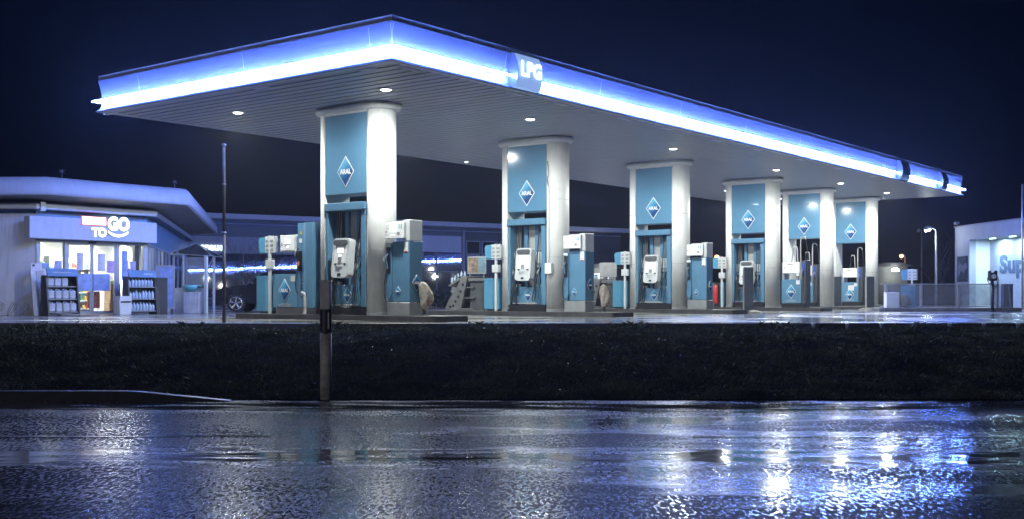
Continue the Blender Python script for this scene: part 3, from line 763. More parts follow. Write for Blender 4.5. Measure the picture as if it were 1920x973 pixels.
# big rear dispenser on the first island
t = thing('truck_dispenser', 'broad blue dispenser with tall faceted tower, left of the nearest pillar', 'fuel pump', at(0,0,0), A_ISL)
s = MB(); s.box(-3.44,-2.54,-.25,.22,.16,.98,.01); s.build('cabinet', BLUE, t)
s = MB(); s.box(-3.40,-1.95,-.20,.20,0,.155,.01); s.build('plinth', GREY, t)
s = MB(); s.prism([(-2.52,-.25),(-2.30,-.27),(-2.12,-.36),(-1.84,-.40),(-1.84,.25),(-2.52,.25)], .16, 2.20); s.build('tower', BLUE, t)
s = MB(); s.box(-3.12,-2.53,-.30,-.12,1.50,1.92,.012); h = s.build('display_box', OFFW, t)
s = MB(); s.box(-3.08,-2.57,-.312,-.302,1.54,1.88,.004); s.build('faceplate', WHITE, h)
s = MB(); s.box(-2.92,-2.74,-.32,-.311,1.70,1.81,0); s.box(-2.86,-2.78,-.32,-.311,1.61,1.65,0); s.build('screen', SCREEN, h)
s = MB(); s.box(-3.04,-3.02,-.32,-.311,1.66,1.72,0); s.box(-2.9,-2.86,-.32,-.311,1.655,1.675,0); s.build('keyhole', BLACK, h)
s = MB(); s.box(-2.50,-2.36,-.275,-.262,1.05,1.52,.004); s.build('nozzle_bay', BLACK, t)
nozzle(t, -2.44, -.29, 1.42, False)
s = MB(); s.tube([(-2.44,-.31,1.27),(-2.46,-.36,.9),(-2.44,-.38,.6),(-2.36,-.34,.46),(-2.28,-.30,.42)], .018, 7); s.build('hose', HOSE, t)
s = MB(); s.box(-2.475,-2.405,-.335,-.30,1.18,1.28,.004); s.build('hose_tag', mat('orange_tag', (.5,.16,.05), .5), t)
s = MB(); s.box(-2.45,-2.35,-.272,-.262,1.72,1.82,0); s.build('notice', WHITE, t)
s = MB(); s.prism([(-2.44,1.92),(-2.34,1.92),(-2.39,2.02)], -.27, -.264, 'y'); s.build('warning_triangle', mat('warning_yellow', (.5,.35,.05), .5), t)
s = MB()
for k in range(4): s.cyl((-2.37,-.272,.62+.085*k), .028, .01, 12, axis='y')
s.build('warning_discs', mat('label_red_black', (.12,.03,.03), .5), t)
s = MB(); s.box(-2.78,-2.62,-.257,-.249,.80,.94,0); s.build('notice', OFFW, t)
emblem(t, (-3.0,-.254,.58), .44)
s = MB()
for k, ww in enumerate((.12,.24,.22)): s.box(-3.0-ww,-3.0+ww,-.256,-.249,.25-.03*k,.262-.03*k,0)
s.build('small_print', OFFW, t)
t['label'] = t['label']
t.location.z = .124
# vent pipe by the first pillar
t = thing('vent_pipe', 'short bent vent pipe at the foot of the nearest pillar', 'pipe', at(0,-1.99,-.50,.124), A_ISL)
s = MB(); s.tube([(0,0,0),(0,0,.40),(-.03,0,.50),(-.10,0,.52)], .035, 10); s.build('pipe', POSTM, t)
s = MB(); s.cyl((0,0,0), .06, .03, 12); s.build('flange', GREY, t)

# sacks covering small service taps
def make_sack(loc, lab, h=.62, w=.125, seed=1, rz=0):
    r = random.Random(seed)
    t = thing('covered_tap', lab, 'covered tap', loc, rz, 'beige cloth sacks tied over service taps')
    s = MB(); nseg = 22; rows = 15; vs = []
    for j in range(rows):
        u = j/(rows-1); rad = w*(.62+.55*math.sin(PI*min(1,u*1.02))**.7) if u < .93 else w*.55*(1-u)/.07+.01
        for k in range(nseg):
            a = 2*PI*k/nseg; q = rad*(1+.14*math.sin(3*a+2*u+seed)+.10*math.sin(5*a-7*u)+.05*r.uniform(-1,1))
            vs.append((q*math.cos(a)+.05*math.sin(4*u), q*.8*math.sin(a), .14+h*u+.02*math.sin(2*a)))
    s.add(vs, [[j*nseg+k, j*nseg+(k+1)%nseg, (j+1)*nseg+(k+1)%nseg, (j+1)*nseg+k] for j in range(rows-1) for k in range(nseg)], True)
    s.build('sack', SACK, t)
    s = MB(); s.cyl((0,0,0), .04, .3, 10); s.box(-.10,.10,-.08,.08,0,.03,.005); s.build('stand', DGREY, t)
    s = MB(); s.box(.05,.08,-.12,-.10,.22,.36,.004); s.build('sack_tag', mat('faded_red_tag', (.2,.05,.04), .6), t)
    return t
make_sack(at(0,1.34,.08), 'rumpled beige sack over a tap right of dispenser number 11', seed=2, rz=.3)
make_sack(at(1,1.55,.15), 'rumpled beige sack over a tap right of dispenser number 13', seed=5, rz=.8)
make_sack(at(5,-1.36,-.55), 'small rumpled beige sack in front of the farthest pillar', seed=9, h=.5)

# service trolleys
def make_trolley(loc, rz, lab, pic):
    t = thing('service_trolley', lab, 'trolley', loc, rz, 'wheeled service trolleys with washer bottles')
    for ys in (-.28,.28):
        s = MB(); s.prism([(-.58,.16),(-.02,.16),(.22,1.14),(.0,1.14),(-.16,.80),(-.44,.46)], ys-.012, ys+.012, 'y'); sp = s.build('side_panel', TROL, t)
        for (hx, hz) in ((-.02,.70),(-.10,.54),(-.20,.40),(-.28,.27),(.06,.90),(-.38,.24)):
            b = MB(); b.cyl((hx, ys-.016 if ys < 0 else ys+.004, hz), .045, .012, 14, axis='y'); b.build('round_hole', BLACK, sp)
    s = MB()
    for zz, xx in ((1.14,.1),(.82,.08),(.5,.1),(.18,.05)): s.box(xx-.35 if zz < 1 else xx-.3, xx+.35, -.268, .268, zz-.012, zz+.012, .003)
    s.build('shelf', TROL, t)
    s = MB(); s.box(.25,.75,-.20,.24,.16,.98,.01); s.build('cabinet', DGREY, t)
    s = MB(); s.box(.22,.78,-.26,.26,1.0,1.10,.01); s.build('cabinet_top', TROL, t)
    s = MB(); s.prism([(-.42,.84),(-.02,1.06),(-.06,1.10),(-.46,.88)], -.3, .3, 'y'); s.build('slanted_tray', TROL, t)
    for (wx, wy) in ((-.48,-.27),(-.48,.27),(.5,-.27),(.5,.27)):
        s = MB(); s.cyl((wx,wy-.02,.065), .065, .04, 14, axis='y'); w = s.build('wheel', BLACK, t)
        s = MB(); s.box(wx-.03,wx+.03,wy-.03,wy+.03,.07,.16,.004); s.build('fork', TROL, w)
    s = MB(); s.box(-.55,.8,-.3,.3,.135,.16,.004); s.build('chassis', TROL, t)
    s = MB(); s.tube([(.12,0,1.1),(.12,0,1.25)], .012, 6, False); s.tube([(.62,0,1.1),(.62,0,1.25)], .012, 6, False)
    s.box(.05,.70,-.02,.02,1.22,1.72,.008); pb = s.build('picture_board', LGREY, t)
    if pic:
        s = MB(); s.box(.09,.44,-.026,-.02,1.26,1.69,0); s.build('picture', mat('portrait_print', (.22,.17,.13), .4, var=.6, vscale=9), pb)
        s = MB(); s.box(.44,.67,-.026,-.02,1.26,1.69,0); s.build('text_field', mat('print_blue_text', (.16,.26,.33), .4, var=.4, vscale=30), pb)
    return t
TR = [(at(1,-3.35,.1,.0), 'grey service trolley with face picture board left of the second pillar', True),
      (at(2,-3.2,.1,.0), 'grey service trolley with blank board left of the third pillar', False)]
bottle = None
def washer_bottle():
    s = MB(); s.lathe([(0,0),(.035,0),(.038,.02),(.038,.13),(.012,.17),(.012,.20),(.0,.20)], n=10); return s.build('washer_bottle', BOTL)
for (loc, lab, pic) in TR:
    tr_ = make_trolley(loc, A_ISL+R(8), lab, pic)
    M = WM[tr_.name]
    which = 'left' if pic else 'right'
    for (bx, by) in [(-.38+.11*i, -.2+.2*j) for i in range(4) for j in range(2)] :
        zz = .93 + (bx+.38)*.55
        p = M @ Vector((bx, by, zz))
        if bottle is None: bottle = washer_bottle(); o = bottle
        else: o = bottle.copy(); COL.objects.link(o)
        o.location = p
        tag(o, 'small blue washer bottle on the tray of the ' + ('trolley with the face picture' if pic else 'trolley with the blank board'), 'bottle', 'washer bottles on the service trolleys')
# canisters beneath second trolley
def jug(name='water_jug'):
    s = MB(); s.box(-.09,.09,-.07,.07,0,.20,.03); s.cyl((0,0,.19), .02, .05, 10); return s.build(name, BOTL)
j0 = None; M = Matrix.Translation(TR[1][0]) @ Matrix.Rotation(A_ISL+R(8), 4, 'Z')
for (x, y, z) in ((.42,-.34,.17),(.62,-.34,.17),(.46,-.34,.515),(.66,-.34,.515)):
    pass

# bollards with loose pale feet
def make_bollard(loc, lab, hh=1.28, s_=1):
    t = thing('bollard', lab, 'bollard', loc, 0, 'dark flat bollards on pale feet')
    s = MB(); s.box(-.15,.15,-.10,.10,.08,hh+.08,.01); s.build('bar', mat('dark_blue_grey', (.06,.07,.095), .5, var=.2), t)
    s = MB(); s.box(-.165,-.151,-.09,.09,.08,hh+.06,.003); s.build('edge_strip', LGREY, t)
    s = MB(); s.lathe([(.47,0),(.46,.03),(.34,.07),(.16,.10),(.0,.10)], n=10); s.build('foot', KERBL, t)
    return t
make_bollard(((1403-960)/2102*37.6, 37.6, 0), 'dark flat bollard on pale foot in front of the fourth pillar', 1.45)
make_bollard(((1631-960)/2102*44.5, 44.5, 0), 'dark flat bollard on pale foot in front of the farthest pillar', 1.25)
make_bollard(((1575-960)/2102*47.5, 47.9, 0), 'dark flat bollard half hidden between the fifth and farthest pillars', 1.3)

# ================================================================== SHOP
SH = (-14.02, 33.0, 0)
shop = thing('shop_building', 'low white station shop with broad rounded roof edge and bright glazed front', 'building', SH, A_SHOP)
K = (3.77, 0); dK = Vector((.646,.763)); dL = Vector((-.613,.79)); LEN = 17
E2 = (K[0]+dK.x*LEN, K[1]+dK.y*LEN); L2 = (dL.x*9, dL.y*9)
def seg(s, p, q, z0, z1, t, off=0, bev=0):
    p = Vector(p); q = Vector(q); d = (q-p).normalized(); n = Vector((d.y,-d.x))  # outward = right side
    a = p+n*off; b = q+n*off; c = b-n*t; e = a-n*t
    s.prism([tuple(a),tuple(b),tuple(c),tuple(e)], z0, z1)
# walls
s = MB(); seg(s, L2, (0,0), 0, 2.98, .25); s.build('wall', SHOPW, shop)
s = MB(); seg(s, (0,0), K, 2.2, 3.06, .2); s.build('upper_wall', SHOPB, shop)
s = MB(); seg(s, K, E2, 2.22, 3.06, .2); s.build('upper_wall', SHOPB, shop)
s = MB(); seg(s, L2, (-.1,0), 2.985, 3.06, .2, -.01); s.build('upper_wall', SHOPB, shop)
s = MB(); seg(s, K, E2, 0, .7, .2, -.01); s.build('wall', SHOPW, shop)
s = MB(); s.prism([L2, (L2[0]+4,L2[1]+9), E2, (E2[0]-.1,E2[1]-.1), (L2[0]+4.05,L2[1]+8.7), (L2[0]+.2,L2[1])], 0, 3.0); s.build('wall', SHOPW, shop)
path = [(-.35+dL.x*9,-1.2+dL.y*9),(-.35,-1.2),(4.54,-1.2),(4.54+dK.x*LEN,-1.2+dK.y*LEN)]
s = MB(); s.sweep(path, [(-.30,3.46),(0,3.43),(.02,3.5),(.02,3.62),(0,3.76),(-.06,3.88),(-.16,3.95),(-.30,3.975)], flat=False); s.build('roof_edge', mat('roof_edge_metal', (.46,.48,.54), .45, var=.08, vscale=1.2, streak=.12), shop)
roofpts = [path[0], path[1], path[2], path[3], (L2[0]+4,L2[1]+11)]
s = MB(); s.sweep(path, [(-.29,3.97),(-2.4,4.0)]); s.prism([(x*.995+.01,y+.28) for x,y in roofpts], 3.90, 3.96); s.build('roof', DGREY, shop)
s = MB(); s.sweep(path, [(-.03,3.45),(-1.35,3.33)]); s.build('eave_soffit', mat('eave_boards', (.30,.29,.27), .5, var=.2, vscale=4), shop)
bpath = [L2, (0,0), K, E2]
s = MB(); s.sweep(bpath, [(.0,3.08),(.30,3.07),(.32,3.10),(.32,3.22),(.30,3.25),(.0,3.30)]); s.build('eave_beam', ALU, shop)
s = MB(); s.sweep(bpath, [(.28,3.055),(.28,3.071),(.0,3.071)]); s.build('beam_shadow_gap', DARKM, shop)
s = MB(); s.box(-.05,.12,-.36,-.02,3.02,3.3,.01); s.build('beam_joint', ALU, shop)
for x in (.25, 4.1):
    s = MB(); s.tube([(x,-1.0,3.95),(x,-1.0,4.22)], .008, 5, False); s.tube([(x-.1,-1,4.12),(x+.1,-1,4.2)], .006, 5, False); s.tube([(x-.06,-.95,4.2),(x+.07,-1.05,4.1)], .006, 5, False); s.build('roof_aerial', GREY, shop)
# front glazing
GX = [(0,.13,'jamb'),(.90,1.0,'m'),(2.64,2.76,'m'),(3.62,3.77,'jamb')]
s = MB()
for a, b, _ in GX: s.box(a, b, -.03, .10, 0, 2.2, .005)
s.box(.13,3.62,-.02,.08,2.14,2.2,.003); s.box(.13,.90,-.02,.08,0,.10,.003); s.box(2.76,3.62,-.02,.08,0,.10,.003)
s.build('glazing_frame', ALU, shop)
s = MB(); s.box(3.34,3.50,.02,.18,0,2.2,.005); s.build('steel_post', DARKM, shop)
for a, b in ((.13,.90),(2.76,3.62)):
    s = MB(); s.box(a,b,.03,.04,.10,2.14,0); s.build('window_pane', GLASS, shop)
for k, (a, b) in enumerate(((1.0,1.815),(1.825,2.64))):
    s = MB(); s.box(a,a+.05,-.02,.03,.02,2.14,.004); s.box(b-.05,b,-.02,.03,.02,2.14,.004); s.box(a+.05,b-.05,-.02,.03,2.08,2.14,.004); s.box(a+.05,b-.05,-.02,.03,.02,.10,.004)
    d = s.build('sliding_door', ALU, shop); s = MB(); s.box(a+.05,b-.05,.0,.01,.10,2.08,0); s.build('door_pane', GLASS, d)
s = MB(); s.box(1.70,1.93,-.08,-.02,2.13,2.2,.005); s.build('door_sensor', BLACK, shop)
# side glazing
dist = [0,.9,1.8,2.7,3.9,5.2,6.6,8,10,12,14.5,17]
s = MB()
for t_ in dist:
    a = Vector(K)+dK*t_; b = Vector(K)+dK*(t_+.08); seg(s, a, b, .7, 2.22, .1, .02)
seg(s, K, E2, .70, .76, .1, .015); seg(s, K, E2, 2.16, 2.22, .1, .015); s.build('side_glazing_frame', ALU, shop)
for i in range(len(dist)-1):
    s = MB(); a = Vector(K)+dK*(dist[i]+.08); b = Vector(K)+dK*dist[i+1]; seg(s, a, b, .76, 2.16, .01, -.03); s.build('window_pane', GLASS, shop)
# interior
s = MB(); s.prism([(.02,.25),(3.7,.25),(9,6.2),(1,9),(-2.5,4)], .0, .015); s.build('shop_floor', mat('floor_tiles', (.45,.43,.40), .3, var=.1), shop)
s = MB(); s.prism([(.02,.25),(3.7,.25),(13.5,12.2),(1,12),(-3.8,5.5)], 2.62, 2.66); s.build('ceiling', mat('ceiling_tiles', (.6,.59,.56), .6, var=.12, vscale=3), shop)
s = MB(); s.prism([(-1.2,1.9),(-1.2,2.0),(4.9,5.4),(13,12.2),(13.1,12.1),(5.0,5.2)], 0, 2.62); s.build('inner_wall', mat('inner_wall_paint', (.6,.58,.53), .6, var=.1), shop)
s = MB()
for (x0,x1,y) in ((.2,.95,.55),(1.4,1.9,2.2),(2.4,3.4,1.2),(4.4,5.6,3.4),(1.3,2.6,3.2)): s.box(x0,x1,y,y+.10,2.50,2.55,.004)
s.build('ceiling_light', ROOML, shop)
for (x, y, e) in ((1.6,1.0,340),(3.0,1.8,340),(5.6,4.2,420),(8.5,7.5,520)):
    ld = bpy.data.lights.new('shop_lamp', 'AREA'); ld.energy = e; ld.size = 1.4; ld.color = (1,.97,.93)
    lo = bpy.data.objects.new('lamp', ld); COL.objects.link(lo); lo.parent = shop; lo.location = (x, y, 2.48)
# duct seen through the left window
s = MB()
for k in range(5): s.tube([(-.2,1.2,1.75+.09*k),(.3,1.05,1.98+.06*k),(.7,1.2,1.92+.07*k),(1.1,1.5,1.75+.09*k)], .02, 6)
s.build('ceiling_duct', GREY, shop)

# shelves and goods inside
sx = Matrix.Translation(SH) @ Matrix.Rotation(A_SHOP, 4, 'Z')
GM = [mat('goods_%s' % n_, c, .4, var=.5, vscale=14) for n_, c in (('red',(.45,.08,.06)),('cream',(.6,.5,.35)),('white',(.65,.65,.62)),('green',(.12,.3,.14)),('yellow',(.6,.4,.08)),('blue',(.10,.2,.45)))]
gmesh = []
for k, m in enumerate(GM):
    s = MB(); s.box(-.05,.05,-.04,.04,0,.17,.008); o = s.build('grocery_pack', m); gmesh.append(o)
used = [False]*6
colour = ['red','cream','white','green','yellow','blue']
ng = 0
where = ['left window', 'sliding doors', 'right window', 'right doors', 'side windows']
for ui, (ux, uy, uw, nshelf, a) in enumerate(((.15,.75,.7,5,0),(1.15,1.55,.75,4,.1),(2.05,1.7,.8,6,-.1),(2.85,.95,.5,4,0),(4.3,1.9,1.1,4,.85))):
    p = sx @ Vector((ux, uy, .015)); t = thing('shop_shelf', 'white goods shelf inside the shop seen through the ' + where[ui], 'shelf', tuple(p), A_SHOP+a, 'goods shelves inside the shop')
    H = 1.75 if ui != 3 else 1.2
    s = MB(); s.box(0,uw,.30,.33,0,H,0); s.box(-.02,0,0,.33,0,H,.003); s.box(uw,uw+.02,0,.33,0,H,.003); s.build('back_board', WHITE, t)
    Mt = WM[t.name]
    for k in range(nshelf):
        zz = .12+k*(H-.2)/nshelf; s = MB(); s.box(0,uw,0,.30,zz,zz+.02,.003); s.build('shelf_board', WHITE, t)
        x = .07
        while x < uw-.05 and ng < 140:
            if random.random() < .86:
                g = random.randrange(6); o = gmesh[g] if not used[g] else gmesh[g].copy()
                if used[g]: COL.objects.link(o)
                used[g] = True
                o.location = Mt @ Vector((x, .08, zz+.021)); o.rotation_euler = (0,0,A_SHOP+a); o.scale = (random.uniform(.8,1.1),1,random.uniform(.7,1.25))
                tag(o, '%s grocery pack on a shop shelf behind the %s' % (colour[g], where[ui]), 'grocery pack', 'packs on the shelves inside the shop'); ng += 1
            x += random.uniform(.10,.14)
t = thing('counter', 'pale service counter deep inside the shop behind the sliding doors', 'counter', tuple(sx @ Vector((1.5,2.9,.015))), A_SHOP)
s = MB(); s.box(0,1.8,0,.5,0,.95,.01); s.build('counter_body', OFFW, t); s = MB(); s.box(-.04,1.84,-.04,.54,.951,1.0,.01); s.build('counter_top', DGREY, t)
for k, (x, zz, h) in enumerate(((2.86,.02,.34),(2.88,.365,.30),(2.87,.67,.28))):
    s = MB(); s.box(-.19,.19,-.16,.16,0,h,.006); o = s.build('cardboard_box', CARDB); o.location = sx @ Vector((x,.55,zz)); o.rotation_euler.z = A_SHOP+.05*k
    tag(o, ['brown cardboard box at the bottom of the stack behind the grey bin','brown cardboard box in the middle of the stack behind the grey bin','brown cardboard box on top of the stack behind the grey bin'][k], 'box', 'boxes stacked behind the shop window')
# posters on the glass
def poster(x0, x1, z0, z1, m, lab, y=-.045):
    t = thing('poster', lab, 'poster', tuple(sx @ Vector(((x0+x1)/2, y, z0))), A_SHOP, 'papers on the shop glass')
    w = (x1-x0)/2; s = MB(); s.box(-w, w, -.004, .004, 0, z1-z0, 0); s.build('sheet', m, t)
    s = MB(); n_ = max(3, int((z1-z0)/.06))
    for k in range(n_):
        zz = (z1-z0)*(1-(k+.7)/(n_+.6)); ww = w*random.uniform(.4,.8); s.box(-w*.8, -w*.8+ww*1.2, -.006, -.004, zz, zz+.014, 0)
    s.build('print_lines', mat('print_grey', (.18,.19,.25), .6), t); return t
PW = mat('poster_white', (.6,.58,.62), .6, var=.1); PBL = mat('poster_blue', (.25,.34,.62), .5, var=.25, vscale=5); PVI = mat('poster_lilac', (.42,.40,.58), .5, var=.15)
poster(.55,.80,1.10,1.62,PVI,'lilac notice on the glass left of the sliding doors')
poster(.12,.36,1.12,1.36,PW,'small pale notice low in the leftmost shop pane')
poster(.08,.40,1.40,1.53,PBL,'small blue strip notice above the pale notice in the leftmost pane')
poster(1.28,1.50,1.35,1.85,PW,'white notice high on the left sliding door')
poster(1.98,2.24,1.32,1.83,PW,'white notice high on the right sliding door')
poster(1.30,1.79,.72,1.24,PBL,'large blue poster on the left sliding door', -.05)
poster(1.85,2.40,.72,1.24,PBL,'large blue poster on the right sliding door', -.05)
poster(2.30,2.56,1.28,1.66,mat('poster_magenta',(.55,.35,.55),.5,var=.2),'pale notice with magenta head at the edge of the right sliding door')
poster(2.82,3.04,1.06,1.96,PBL,'tall blue banner in the window right of the doors')
poster(3.12,3.32,1.18,1.66,PVI,'lilac notice beside the tall blue banner')
t = poster(1.86,2.28,.18,.70,mat('poster_red',(.5,.16,.14),.5,var=.3),'red poster low behind the right sliding door', .3)

# shop sign
t = thing('shop_sign', 'long pale sign board with white glowing GO TO letters above the shop doors', 'sign', SH, A_SHOP)
s = MB(); s.box(-.39,3.89,-.36,-.04,2.22,2.87,.012); s.build('sign_board', mat('sign_board_metal', (.50,.53,.62), .45, var=.05, streak=.1), t)
s = MB(); s.box(1.262,2.038,-.39,-.365,2.702,2.928,0); bx = s.build('lit_box', OFFW, t)
s = MB(); s.box(1.24,2.06,-.405,-.365,2.93,2.95,0); s.box(1.24,2.06,-.405,-.365,2.68,2.70,0); s.box(1.24,1.26,-.405,-.365,2.70,2.93,0); s.box(2.04,2.06,-.405,-.365,2.70,2.93,0); s.build('red_rim', REDE, bx)
s = MB(); s.box(1.26,2.04,-.40,-.391,2.70,2.93,0); s.build('lit_panel', LETTER, bx)
text('TO', .29, 'sign_letters', LETTER, t, (1.80,-.40,2.475), 0, .06, .05, w=.50, mback=GREENE)
text('GO', .44, 'sign_letters', LETTER, t, (2.47,-.40,2.765), 0, .06, .05, w=.76, mback=GREENE)
s = MB(); P_ = []
for k in range(13):
    u_ = -1+2*k/12; P_.append((2.45+.35*u_, 2.355+.13*u_*u_))
up = [(x, z+.075*(1-.15*abs(i-6)/6)) for i, (x, z) in enumerate(P_)]
s.prism(P_+up[::-1], -.43, -.365, 'y'); o = s.build('smile', [LETTER, GREENE], t)
for pl in o.data.polygons: pl.material_index = 0 if abs(pl.normal.y) > .9 else 1

# outside the shop ---------------------------------------------------
def rack(x0, y0, lab, rz=0):
    p = sx @ Vector((x0, y0, 0)); t = thing('display_rack', lab, 'display rack', tuple(p), A_SHOP+rz, 'dark display racks outside the shop')
    s = MB(); s.prism([(-.03,0),(.42,0),(.36,1.16),(.12,1.16)], 0, .04, 'x'); s.build('side_panel', DARKM, t)
    s = MB(); s.prism([(-.03,0),(.42,0),(.36,1.16),(.12,1.16)], .96, 1.0, 'x'); s.build('side_panel', DARKM, t)
    s = MB(); s.box(.04,.96,.36,.38,.05,1.16,.002); s.build('back_board', DARKM, t)
    s = MB(); s.prism([(.02,1.14),(.14,1.36),(.17,1.35),(.06,1.13)], .02, .98, 'x'); s.build('header_board', mat('rack_header_blue', (.12,.22,.38), .4, var=.15), t)
    for zz, yy in ((.08,.02),(.45,.06),(.82,.10)):
        s = MB(); s.box(.045,.955,yy,.355,zz,zz+.03,.003); s.build('shelf', GREY, t)
    return t
r1 = rack(-.22,-1.05,'left display rack of white canisters outside the shop doors')
r2 = rack(2.44,-1.05,'right display rack of blue bottles outside the shop window')
s = MB(); s.prism([(-.03,0),(.42,0),(.36,1.16),(.12,1.16)], 1.02, 1.06, 'x'); s.box(1.0,1.42,.08,.42,0,1.14,.01); s.build('side_cupboard', DARKM, r2)
for (rk, pos, nm) in ((r1, (.09,-.008,1.20), 0), (r2, (.4,0,0), 1)):
    s = MB(); 
    if nm == 0:
        for k in range(9): s.box(.2+.065*k,.245+.065*k,.068,.076,1.225,1.265,0)
    else:
        for k in range(4): s.box(.55+.08*k,.61+.08*k,.068,.076,1.22,1.26,0)
    s.build('header_print', OFFW, rk)
s = MB(); s.box(-.10,.10,-.08,.08,0,.24,.025); s.cyl((.04,0,.235), .022, .04, 10); s.tube([(-.06,0,.235),(-.05,0,.275),(0,0,.28)], .012, 6)
can0 = s.build('canister', CANB); first = True
M = WM[r1.name]
lab1 = {0:'pale blue canister on the bottom shelf of the left rack',1:'pale blue canister on the middle shelf of the left rack',2:'pale blue canister on the top shelf of the left rack'}
for si, (zz, yy, n_) in enumerate(((.112,.13,4),(.482,.17,4),(.852,.21,3))):
    for k in range(n_):
        o = can0 if first else can0.copy()
        if not first: COL.objects.link(o)
        first = False; o.location = M @ Vector((.17+.222*k, yy, zz)); o.rotation_euler.z = A_SHOP
        tag(o, lab1[si], 'canister', 'canisters on the left rack')
s = MB(); s.lathe([(0,0),(.045,0),(.05,.02),(.05,.17),(.016,.22),(.016,.25),(0,.25)], n=12); bo = s.build('bottle', BOTL); first = True
M = WM[r2.name]
lab2 = ['blue bottle on the bottom shelf of the right rack','blue bottle on the middle shelf of the right rack','blue bottle on the top shelf of the right rack']
for si, (zz, yy) in enumerate(((.112,.10),(.482,.14),(.852,.18))):
    for k in range(8):
        o = bo if first else bo.copy()
        if not first: COL.objects.link(o)
        first = False; o.location = M @ Vector((.11+.112*k, yy+random.uniform(-.01,.01), zz)); o.scale = (1,1,random.choice((.85,1,1.05)))
        tag(o, lab2[si], 'bottle', 'bottles on the right rack')
t = thing('litter_bin', 'grey square litter bin with flap lid between the two display racks', 'bin', tuple(sx @ Vector((2.06,-1.1,0))), A_SHOP)
s = MB(); s.prism([(.02,0),(.40,0),(.42,.40),(.0,.40)], 0, .36, 'y'); s.v = [(x,y,z) for x,y,z in s.v]; s.build('bin_body', OFFW, t)
s = MB(); s.prism([(.0,.41),(.42,.41),(.40,.56),(.02,.56)], -.01, .37, 'y'); s.build('lid', OFFW, t)
s = MB(); s.box(.04,.38,-.014,-.005,.36,.40,0); s.build('opening', BLACK, t)
t = thing('info_board', 'narrow leaning grey board at the left edge of the shop window', 'board', tuple(sx @ Vector((-.36,-.55,0))), A_SHOP)
s = MB(); s.prism([(0,0),(.05,0),(.25,1.3),(.20,1.3)], 0, .16, 'x'); s.build('plank', OFFW, t)
s = MB(); s.box(.0,.34,.18,.21,1.28,1.52,.004); s.build('notice', PW, t); s = MB(); s.box(.05,.12,.172,.18,1.42,1.48,0); s.build('notice_mark', DARKM, t)
# small bin beside left rack
t = thing('small_box', 'small dark blue box standing right of the left display rack', 'box', tuple(sx @ Vector((.80,-.85,0))), A_SHOP)
s = MB(); s.box(0,.12,0,.3,0,.58,.01); s.build('box_body', mat('navy_box',(.05,.08,.16),.5), t); s = MB(); s.box(-.01,.13,-.01,.31,.581,.62,.01); s.build('box_lid', DGREY, t)
# bicycle hoops on the left wall
def hoop(loc, lab):
    t = thing('bicycle_stand', lab, 'bicycle stand', loc, 0, 'bent wire bicycle stands by the white wall')
    s = MB(); s.tube([(-.10,0,0),(-.08,0,.12),(.03,0,.34),(.10,0,.38),(.13,0,.30),(.05,0,.12),(.0,0,.04)], .011, 6); s.build('front_hoop', GREY, t)
    s = MB(); s.tube([(-.16,.22,0),(-.13,.22,.12),(-.02,.22,.30),(.05,.22,.34),(.08,.22,.28),(.0,.22,.12)], .011, 6); s.tube([(-.12,0,.01),(-.16,.22,.01)], .012, 6, False); s.build('rear_hoop', GREY, t)
for k, px in enumerate((-4, 20, 43)):
    hoop(((px-960)/2102*32.4, 32.4, 0), ['leftmost bicycle stand, cut by the picture edge','middle bicycle stand against the white shop wall','bicycle stand nearest the shop window'][k])
# bracket lamp / gutter spike at ground: pale wedge
s = MB(); s.box(-.3,.3,-.12,.12,0,.05,.02); o = s.build('door_ramp', KERBL); o.location = sx @ Vector((.15,-1.5,0)); o.rotation_euler.z = A_SHOP; tag(o, 'small pale ramp wedge before the left display rack', 'ramp')

# glass lean-to on the right side of the shop
t = thing('glass_shelter', 'glazed lean-to shelter with sloping glass roof at the right side of the shop', 'shelter', (-11.0, 37.2, 0), 0)
def S(px, Y): return (px-960)/2102*Y + 11.0
yA = 1.2
s = MB(); s.box(1.0,1.11,-.8,-.7,0,1.85,.006); s.box(1.12,1.19,-.2,-.13,0,1.85,.006); s.build('corner_post', ALU, t)
s = MB()
a = (-.45,.3,1.95); b = (1.30,-.75,1.83); c = (1.30,.6,1.83); d = (.35,.6,2.30); e = (-.3,1.2,2.3)
for p, q in ((a,d),(d,b),(a,b),(d,c),(b,c),(b,(1.05,-.75,1.35)),(a,e)): s.tube([p,q], .014, 6, False)
s.build('roof_bars', GREY, t)
s = MB(); s.add([a,b,d], [(0,1,2)]); s.add([b,c,d], [(0,1,2)]); s.build('roof_glass', GLASS, t)
s = MB(); s.box(.35,1.0,-.76,-.75,.9,1.8,0); s.build('screen_glass', FROST, t)
s = MB(); s.box(.30,.35,-.79,-.73,0,1.85,.004); s.build('screen_post', ALU, t)
s = MB(); s.box(1.09,1.115,-.83,-.805,0,1.8,0); s.build('light_strip', mat('pale_strip',(.6,.7,.65),.4,emis=(.5,.7,.6),estr=.25), t)
t = thing('plank_screen', 'pale vertical plank screen right of the display racks', 'fence', (-10.95, 36.6, 0), 0)
for k in range(7):
    s = MB(); s.box(-.05+.14*k,.083+.14*k,0,.03,.02,.82+.01*(k%2),.004); s.build('plank', PLANK, t)
s = MB(); s.box(-.05,.93,.03,.06,.2,.26,0); s.box(-.05,.93,.03,.06,.65,.71,0); s.build('rail', PLANK, t)
t = thing('framed_poster_board', 'tall framed blue poster board beside the right display rack', 'board', (-11.45, 36.1, 0), .1)
s = MB(); s.box(0,.05,0,.04,.15,1.55,.004); s.box(.52,.57,0,.04,.15,1.55,.004); s.box(.05,.52,0,.04,1.5,1.55,.004); s.box(.05,.52,0,.04,.15,.20,.004); s.build('frame', LGREY, t)
s = MB(); s.box(.05,.52,.01,.03,.2,1.5,0); s.build('poster_sheet', PBL, t)
